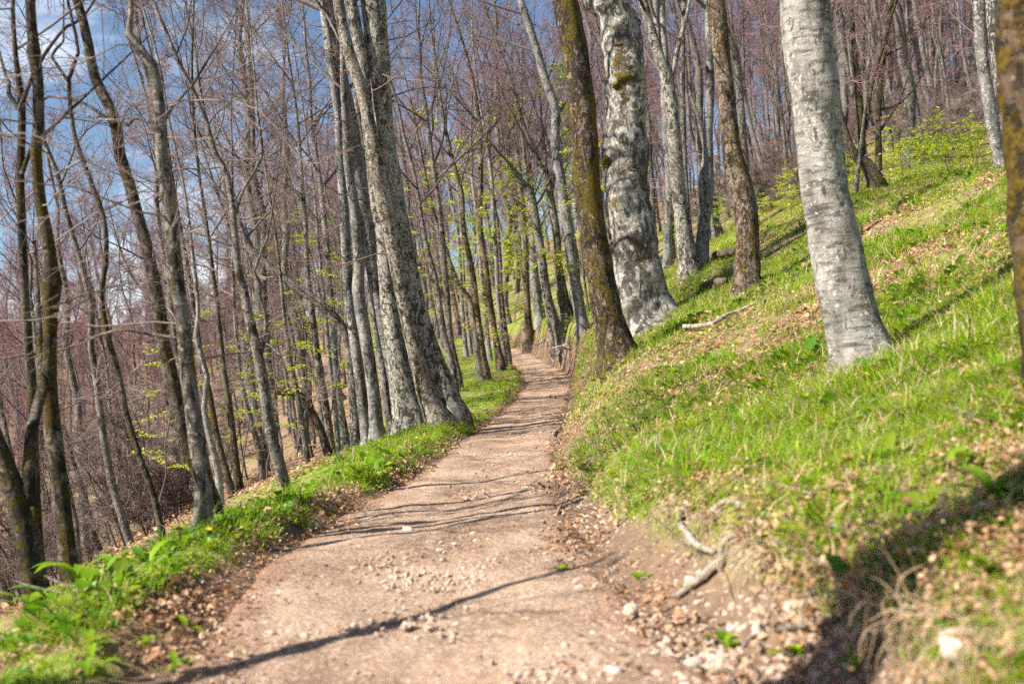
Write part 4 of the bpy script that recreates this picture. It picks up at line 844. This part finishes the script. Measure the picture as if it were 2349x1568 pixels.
for w, ls in cnt.items():
    for q, (k, X, d) in enumerate(ls):
        o = '' if len(ls) == 1 else ('leftmost ' if q == 0 else 'rightmost ' if q == len(ls)-1 else ORD[q]+' from left, ')
        sapling(SHRUB[k], o+szw[k]+' yellow-green leafing shrub on right slope near '+w, X, d, rs.uniform(.6, .95), rs.uniform(0, 6), 'leafing shrubs on the right slope', 'leafing_shrub', 'shrub')
for x, d, k, sc, lb in ((1205, 37, 1, 1.0, 'leafing sapling spreading pale green sprays over the path end'), (1165, 36, 0, 1.0, 'leafing sapling just left of the path bend'), (1235, 41, 0, .95, 'leafing sapling in front of the short golden trunk'),
                        (1262, 35, 2, .95, 'tall leafing sapling behind the pale trunk above exposed roots'), (1295, 38, 2, 1.0, 'tall leafing sapling between the brown mottled and knee-bent trunks'), (1325, 40, 1, 1.1, 'leafing sapling right of the knee-bent trunk'),
                        (1185, 44, 2, 1.0, 'tall leafing sapling in the gap at the centre'), (1130, 40, 1, .9, 'leafing sapling among the poles of the inner verge'), (1090, 38, 2, .85, 'tall leafing sapling above the inner verge'),
                        (1215, 52, 1, 1.2, 'distant leafing sapling right behind the path bend'), (1250, 55, 2, 1.0, 'distant tall leafing sapling on the shoulder of the bank'), (1150, 56, 0, 1.2, 'distant low leafing sapling left of the path end'),
                        (720, 19, 0, .75, 'bright leafing sapling left of the cluster'), (700, 22, 1, .75, 'second bright leafing sapling behind the first, left of the cluster'), (745, 25, 1, .8, 'small leafing sapling deep behind the cluster'),
                        (590, 15, 0, .5, 'low leafing sapling under the forked grey tree'), (520, 17, 0, .55, 'low leafing sapling right of the kinked tree'), (330, 14, 0, .5, 'low leafing sapling below the verge, near the crooked thin tree'), (470, 22, 1, .6, 'leafing sapling deeper down the slope behind the kinked tree'),
                        (1390, 26, 0, .9, 'leafing sapling between mossy leaning trunk and gnarled beech'), (1000, 30, 1, .85, 'leafing sapling just right of the cluster trunks')):
    X = float(unproj(x, 784, d)[0]); sapling(TALLSAP[k], lb, X, d, sc, rs.uniform(0, 6), 'leafing saplings along the path')

# ------------------------------------------------------------------ sticks, stones, tufts, plants, flowers
def stick(name, label, cat, pts, r, m='deadwood', lift=.6, seed=1, twigs=0, taper=.45, arch=None):
    P = []
    for q in pts:
        p, d = hit(q[0], q[1]); P.append(p+np.array([0, 0, r*lift+(q[2] if len(q) > 2 else 0)]))
    P = np.array(P); root = P[0].copy(); P = P-root; R = r*np.linspace(1, taper, len(P)); Pf, Rf = resample(P, R, max(.03, r*1.2))
    Pf = Pf+np.cumsum(np.random.default_rng(seed).normal(0, r*.10, Pf.shape), 0)*np.array([1, 1, .3])
    Rf = Rf.copy(); Rf[0] *= .7; V, fs = trunk_geo(Pf, Rf, 9, seed, 0, .10); a = Acc(); a.add(V, fs); o = link(name, a.mesh(name, [M[m]]), None, root); tag(o, label, cat); return o
stick('fallen_stick', 'straight brown stick propped on the bank beside the path', 'stick', [(1262, 1006, .0), (1300, 972, .02), (1338, 934, .06)], .026, 'deadwood', seed=3)
stick('fallen_stick', 'short dark stick lying at the right edge of the near path', 'stick', [(1240, 1226), (1266, 1196), (1292, 1160, .02)], .017, 'deadwood', seed=4)
stick('fallen_branch', 'long pale curved branch lying in the grass below the gnarled beech', 'branch', [(1502, 752, .03), (1534, 755, .05), (1590, 762, .06), (1640, 752, .05), (1676, 730, .04), (1720, 712, .03), (1757, 690, .03)], .04, 'deadwood', seed=5)
stick('fallen_branch', 'short pale branch lying in the grass below the mossy leaning trunk', 'branch', [(1490, 852, .03), (1525, 846, .03), (1560, 845, .02)], .025, 'deadwood', seed=6)
stick('bent_root', 'white hooked root curling out of the near bank', 'root', [(1583, 1168, .0), (1563, 1192, .03), (1562, 1218, .03), (1583, 1243, .03), (1606, 1262, .02), (1650, 1270, .0)], .019, 'deadwood', seed=7, taper=.8)
stick('bent_root', 'white root arching along the near bank edge above the hooked root', 'root', [(1625, 1192, .0), (1659, 1171, .03), (1693, 1173, .03), (1722, 1180, .0)], .016, 'deadwood', seed=8, taper=.8)
stick('fallen_stick', 'thick brown stick slanting down the near bank beside the hooked root', 'stick', [(1728, 1228, .03), (1690, 1250, .04), (1659, 1270, .03), (1654, 1318, .01)], .016, 'deadwood', seed=9, taper=.8)
stick('fallen_stick', 'smooth brown stick lying on the soil below the hooked root', 'stick', [(1655, 1300, .02), (1610, 1340, .02), (1552, 1380, .015)], .018, 'deadwood', seed=10, taper=.8)
stick('fallen_stick', 'thin twig stick in the stony foreground', 'stick', [(1765, 1440, .02), (1735, 1460, .01), (1706, 1492, .01)], .012, 'deadwood', seed=11)
stick('fallen_stick', 'dark stick in shade at the bottom right', 'stick', [(1780, 1455, .01), (1850, 1452, .02), (1925, 1440, .02)], .016, 'darkwood', seed=12)
stick('rotten_log', 'dark rotten log in the grass between the paired stems and S-bent trunk', 'log', [(1608, 676, .05), (1632, 668, .08), (1660, 660, .05)], .09, 'darkwood', seed=13, taper=.8)
stick('rotten_log', 'dark log lying uphill behind the S-bent mossy trunk', 'log', [(1622, 610, .08), (1650, 602, .1), (1690, 594, .08)], .10, 'darkwood', seed=14, taper=.8)
stick('fallen_branch', 'brown fallen branch behind the pale smooth trunk', 'branch', [(1755, 600, .06), (1800, 578, .1), (1850, 552, .1)], .06, 'darkwood', seed=15)
stick('fallen_stick', 'thin dark stick across the right path edge at mid distance', 'stick', [(1262, 912, .02), (1290, 918, .02), (1314, 914, .03)], .035, 'darkwood', seed=16)
def roots(label, x, y, seed):
    rng = np.random.default_rng(seed); p, d = hit(x, y); root = thing('exposed_roots', label, 'roots', p)
    for i in range(7):
        a = rng.uniform(2.6, 5.2); D = np.array([[math.cos(a)*.8, -.35, -.55+.25*rng.random()]]); P = grow(np.array([[rng.normal(0, .12), -.05, .25+.1*rng.random()]]), D, np.array([rng.uniform(.5, .95)]), 9, .28, .03, rng)
        V, f = tubes(P, np.linspace(.045, .012, 9)[None], 7); acc = Acc(); acc.add(V, f); link('root', acc.mesh('root', [M['deadwood']]), root)
roots('tangle of white exposed roots on the bank beside the far path', 1256, 796, 31)
roots('second tangle of pale exposed roots below the knee-bent trunk', 1306, 806, 32)

SM = [pebble_mesh('stone', np.random.default_rng(40+i), (1, .55+.1*(i % 4), .45+.06*(i % 3)), 2, 'stone') for i in range(7)]
def stone(x, y, w, label, i, group=None):
    p, d = hit(x, y); o = link('stone', SM[i % 7], None, p); s = w*d/F/.8; o.scale = (s, s, s); o.rotation_euler = (.2*math.sin(i), .25*math.cos(i*2.1), i*1.3); tag(o, label, 'stone', group)
for i, (x, y, w, lb) in enumerate(((937, 1214, 26, 'white stone lying alone in the middle of the path'), (1329, 1356, 44, 'broad flat pale stone at the near right path edge'), (1587, 1330, 30, 'upright white stone beside the smooth brown stick'), (1444, 1400, 44, 'pale flat stone below the broad flat one'),
        (1407, 1541, 50, 'large white stone at the bottom edge of the path'), (1594, 1520, 44, 'long white stone in the stony bottom right of the path'), (1634, 1508, 30, 'white stone touching the long one at bottom right'), (1744, 1444, 38, 'round white stone in the foreground at the shadow edge'), (1602, 1382, 24, 'small white stone below the smooth brown stick'),
        (1452, 1446, 28, 'tan stone below the pale flat stone'), (1534, 1526, 22, 'small pale stone left of the long white stone'), (1500, 1500, 20, 'little tan stone above the bottom stones'), (1553, 1549, 26, 'pale stone at the very bottom, left of the shadow'), (1210, 1192, 22, 'pale stone near the right path edge, mid foreground'), (1206, 1420, 22, 'tan stone in the near path by the diagonal shadow'),
        (1365, 1452, 22, 'small tan stone between shadow and stony edge'), (1298, 1480, 20, 'small stone in the bottom path right of centre'), (1680, 1440, 24, 'tan stone left of the round white stone'), (1918, 1452, 22, 'grey stone in the bottom right shade'), (2229, 1475, 130, 'large beige rock half buried at the bottom right corner'), (560, 1300, 14, 'small stone at the left edge of the near path'), (640, 1360, 18, 'little stone in the left part of the near path'), (1010, 1262, 18, 'flat pale stone right of the lone white stone'), (1480, 1330, 22, 'small stone by the feathery herbs on the right edge'))):
    stone(x, y, w, lb, i)

def tuft(name, label, cat, x, y, n, h, w, bend, m, seed, droop=False):
    p, d = hit(x, y); rng = np.random.default_rng(seed)
    if droop:
        az = rng.uniform(2.4, 6.6, n); D = np.stack([np.cos(az)*.7, np.sin(az)*.7-.15, rng.uniform(.25, .9, n)], -1)
        P = grow(rng.normal(0, .035, (n, 3))*np.array([1, 1, .3])+np.array([0, 0, .03]), D, rng.uniform(.25, 1.15, n)*h, 9, .24, -.30, rng)
        gz = terrain(P[..., 0]+p[0], P[..., 1]+p[1])-p[2]+.008; P[..., 2] = np.maximum(P[..., 2], gz+rng.uniform(0, .02, (n, 1)))
        V, f = tubes(P, (w*rng.uniform(.5, 1.2, n))[:, None]*np.linspace(1, .3, 9), 4); a = Acc(); c = rng.uniform(.75, 1.2, (n, 1)).repeat(36, 0)*np.ones(3); a.add(V, f, 0, c)
    else:
        V, f, c = blades(n, .05, h, w, bend, rng, (.8, .85, .7), (1.4, 1.2, 1.0), 4); a = Acc(); a.add(V, f, 0, c)
    o = link(name, a.mesh(name, [M[m]]), None, p); tag(o, label, cat)
tuft('dry_grass_tuft', 'big tuft of dry straw hanging over the near bank', 'grass tuft', 1800, 1290, 130, .34, .0035, 1, 'straw', 61, True)
tuft('dry_grass_tuft', 'dry straw tuft behind the white hooked root', 'grass tuft', 1640, 1205, 70, .24, .003, 1, 'straw', 62, True)
tuft('dry_grass_tuft', 'straw tuft at the foot of the green tuft, bottom right', 'grass tuft', 2075, 1450, 80, .26, .0038, 1, 'straw', 63, True)
tuft('dry_grass_tuft', 'straw tuft in the bottom right corner', 'grass tuft', 2290, 1500, 70, .24, .0035, 1, 'straw', 64, True)
tuft('dry_grass_tuft', 'small straw tuft at the shaded right edge', 'grass tuft', 2250, 1190, 50, .22, .003, 1, 'straw', 65, True)
tuft('green_grass_tuft', 'upright green grass tuft in the bottom right foreground', 'grass tuft', 2070, 1440, 30, .20, .008, .6, 'grass', 66)
tuft('green_grass_tuft', 'tall green tuft on top of the hanging straw tuft', 'grass tuft', 1795, 1265, 34, .17, .006, .8, 'grass', 67)
tuft('green_grass_tuft', 'green tuft by the right path edge near the propped stick', 'grass tuft', 1285, 1075, 40, .22, .007, .8, 'grass', 68)
tuft('green_grass_tuft', 'green tuft at the left edge of the near path', 'grass tuft', 790*.305, 1455, 26, .22, .008, .6, 'lush', 69)
tuft('green_grass_tuft', 'green tuft left of the hooked root', 'grass tuft', 1556, 1225, 10, .26, .008, .5, 'grass', 70)

for i, (x, y, lb) in enumerate(((1345, 1120, 'short straw tuft on the path edge below the propped stick'), (1450, 1160, 'straw tuft on the bank lip, left of the hooked root'), (1545, 1180, 'straw tuft just above the hooked root'), (1720, 1225, 'straw tuft between the hooked root and the big hanging tuft'), (1900, 1330, 'straw tuft right of the big hanging tuft'), (1985, 1375, 'straw tuft on the bank lip at the shadow edge'), (2170, 1440, 'straw tuft in the shade beside the beige rock'), (2330, 1420, 'straw tuft at the right frame edge in the shade'))):
    tuft('dry_grass_tuft', lb, 'grass tuft', x, y, 55, .20, .0028, 1, 'straw', 600+i, True)
for i, (x, y, lb) in enumerate(((1420, 1130, 'green tuft on the bank lip, far left of the hooked root'), (1600, 1160, 'green tuft above the hooked root'), (1700, 1200, 'green tuft between the root and the hanging straw'), (1870, 1290, 'green tuft right of the hanging straw'), (1950, 1340, 'green tuft at the edge of the foreground shadow'), (2200, 1390, 'green tuft in shade near the right edge'), (2310, 1450, 'green tuft in shade at the right frame edge'), (2140, 1270, 'green tuft above the shaded herbs'))):
    tuft('green_grass_tuft', lb, 'grass tuft', x, y, 30, .17, .0065, .9, 'grass', 620+i)

def broad_leaf_mesh(seed, L, w, curve_):
    rng = np.random.default_rng(seed); n = 8; t = np.linspace(0, 1, n); an = .25+curve_*t; x = np.cumsum(np.sin(an))*L/n; z = np.cumsum(np.cos(an))*L/n
    hw = w*np.sin(np.pi*np.clip(t*.97+.03, 0, 1))**.8*.5; V = []
    for i in range(n): V += [(x[i], -hw[i], z[i]+hw[i]*.35), (x[i], 0, z[i]), (x[i], hw[i], z[i]+hw[i]*.35)]
    f = np.array([(3*i+j, 3*i+j+1, 3*i+j+4, 3*i+j+3) for i in range(n-1) for j in range(2)])
    return mk_mesh('leaf', np.array(V), [f], [M['lush']], True, None, np.tile(np.array([[1.1, 1.05, .9]])*rng.uniform(.85, 1.25), (len(V), 1)))
BL = [broad_leaf_mesh(i, [.24, .20, .28, .16][i], [.05, .045, .055, .05][i], [1.5, 1.2, 1.7, 1.4][i]) for i in range(4)]
RD = [broad_leaf_mesh(10+i, [.09, .11][i], [.06, .07][i], 1.1) for i in range(2)]
def plant(x, y, label, seed, meshes, n, sc=1.0, name='leafy_plant', group=None):
    p, d = hit(x, y); rng = np.random.default_rng(seed); t = thing(name, label, 'plant', p-np.array([0, 0, .01]), group)
    for i in range(n):
        o = link('leaf', meshes[rng.integers(0, len(meshes))], t); o.rotation_euler = (0, rng.uniform(-.15, .45), i*2.4+rng.uniform(-.4, .4)); s = sc*rng.uniform(.75, 1.15); o.scale = (s,)*3; o.location = (rng.normal(0, .015), rng.normal(0, .015), 0)
for i, (x, y, n, sc, lb) in enumerate(((185, 1345, 7, 1.1, 'large lance-leaved plant in front of the wavy dark trunk'), (250, 1330, 6, 1.0, 'lance-leaved plant right of the largest one on the left verge'), (300, 1350, 6, .95, 'lance-leaved plant beside the yellow flower on the left verge'), (345, 1300, 7, 1.0, 'tall lance-leaved plant on the verge crest, left of the kinked tree'),
        (60, 1395, 7, 1.0, 'broad-leaved plant at the left edge below the forked corner trunk'), (120, 1400, 6, .9, 'broad-leaved plant at the foot of the forked corner trunk'), (420, 1262, 5, .9, 'lance-leaved plant just left of the kinked tree foot'), (560, 1195, 6, .8, 'lance-leaved plant right of the kinked tree foot'), (620, 1170, 6, .8, 'bright leafy plant left of the forked grey tree foot'),
        (700, 1150, 6, .8, 'leafy plant right of the forked grey tree foot'), (700, 1215, 5, .6, 'low leafy rosette reaching onto the path from the left verge'), (40, 1510, 6, .9, 'dark green plant in the bottom left corner'), (190, 1500, 5, .8, 'blue-green leafy plant near the bottom left corner'), (200, 1555, 6, .7, 'leafy plant at the bottom edge, left'), (330, 1490, 6, .5, 'flat rosette on bare soil at the bottom left'),
        (420, 1450, 6, .45, 'small rosette on the left edge of the near path'), (390, 1545, 5, .5, 'small leafy rosette at the bottom edge of the path'), (850, 1075, 6, .8, 'leafy plant below the slim leftmost cluster trunk'), (960, 1020, 6, .8, 'leafy plant in front of the stout pale cluster trunk'))):
    plant(x, y, lb, 800+i, BL, n+1, sc*1.05)
for i, (x, y, n, sc, lb) in enumerate(((2185, 1305, 8, 1.0, 'sunlit round-leaved herb in the shade at bottom right'), (2276, 1330, 8, 1.0, 'second sunlit round-leaved herb further right in the shade'), (2010, 1300, 8, 1.1, 'dark round-leaved herb in the foreground shade'), (1475, 1325, 7, .7, 'feathery green herb on the soil left of the hooked root'), (1830, 1500, 6, .9, 'shaded herb at the bottom right'), (1660, 1480, 6, .7, 'small bright herb among the bottom stones'), (1290, 1310, 5, .6, 'tiny herb on the right path edge'), (1965, 1530, 6, 1.0, 'dark shaded herb at the bottom edge, right'))):
    plant(x, y, lb, 850+i, RD, n, sc, 'round_leaved_herb')

for i, (x, y, n, sc, lb) in enumerate(((2300, 1150, 9, 1.3, 'leafy herb at the right frame edge above the shade'), (2200, 1085, 8, 1.2, 'leafy herb on the bank right of centre, above the shade'), (2100, 1185, 8, 1.2, 'leafy herb just above the shaded foreground'), (1900, 1150, 8, 1.2, 'leafy herb in the middle of the near bank'), (2325, 985, 9, 1.3, 'leafy herb near the golden mossy trunk'), (1780, 1080, 8, 1.1, 'leafy herb on the bank above the hanging straw'), (2050, 1060, 8, 1.2, 'leafy herb below the pale smooth trunk'), (1885, 1235, 8, 1.1, 'leafy herb behind the big hanging straw tuft'), (1650, 1050, 8, 1.0, 'leafy herb on the left part of the near bank'), (1500, 1085, 7, .9, 'leafy herb above the near bank lip'), (2250, 900, 8, 1.2, 'leafy herb on the upper bank near the right edge'))):
    plant(x, y, lb, 870+i, RD+BL[3:], n, sc, 'round_leaved_herb')

def flower_mesh():
    a = Acc(); n = 12; th = np.arange(n)*2*np.pi/n; V = [(0, 0, 0)]
    for t in th: V += [(.012*math.cos(t-.2), .012*math.sin(t-.2), .004), (.024*math.cos(t), .024*math.sin(t), .008), (.012*math.cos(t+.2), .012*math.sin(t+.2), .004)]
    f = np.array([(0, 3*i+1, 3*i+2, 3*i+3) for i in range(n)]); a.add(np.array(V), f); return a.mesh('bloom', [M['petal']])
FB = flower_mesh(); a = Acc(); a.add(*tubes(np.array([[[0, 0, -.02], [.003, 0, .04], [0, .002, .09]]]), np.array([[.002, .0018, .0015]]), 5)); c_ = None
FS = a.mesh('stem', [M['lush']])
for i, (x, y, sc, lb) in enumerate(((1509, 878, 1.4, 'yellow flower in the grass below the mossy leaning trunk'), (1527, 1021, 1.3, 'yellow flower on the middle of the sunny bank'), (2167, 836, 1.5, 'yellow flower right of the pale smooth trunk'), (1987, 913, 1.6, 'yellow flower just below the pale smooth trunk'), (1897, 946, 1.5, 'pale yellow flower left below the pale smooth trunk'), (2022, 1031, 1.2, 'yellow flower above the foreground litter at right'),
        (1822, 742, 1.5, 'yellow flower uphill left of the pale smooth trunk'), (1859, 741, 1.4, 'yellow flower touching the left side of the pale smooth trunk'), (297, 1316, 1.0, 'yellow flower on the left verge among lance leaves'), (480, 1256, 1.2, 'yellow flower at the foot of the kinked tree'), (1245, 1193, 1.0, 'tiny yellow flower by the dark stick on the path edge'), (2120, 1090, 1.3, 'yellow flower above the bottom right shade'), (1700, 930, 1.2, 'yellow flower high in the middle of the grass bank'))):
    p, d = hit(x, y); t = thing('yellow_flower', lb, 'flower', p, 'yellow flowers'); t.scale = (sc,)*3
    link('stem', FS, t); b = link('bloom', FB, t); b.location = (0, .002, .09); b.rotation_euler = (.5*math.sin(i)-.3, .4*math.cos(i), i)
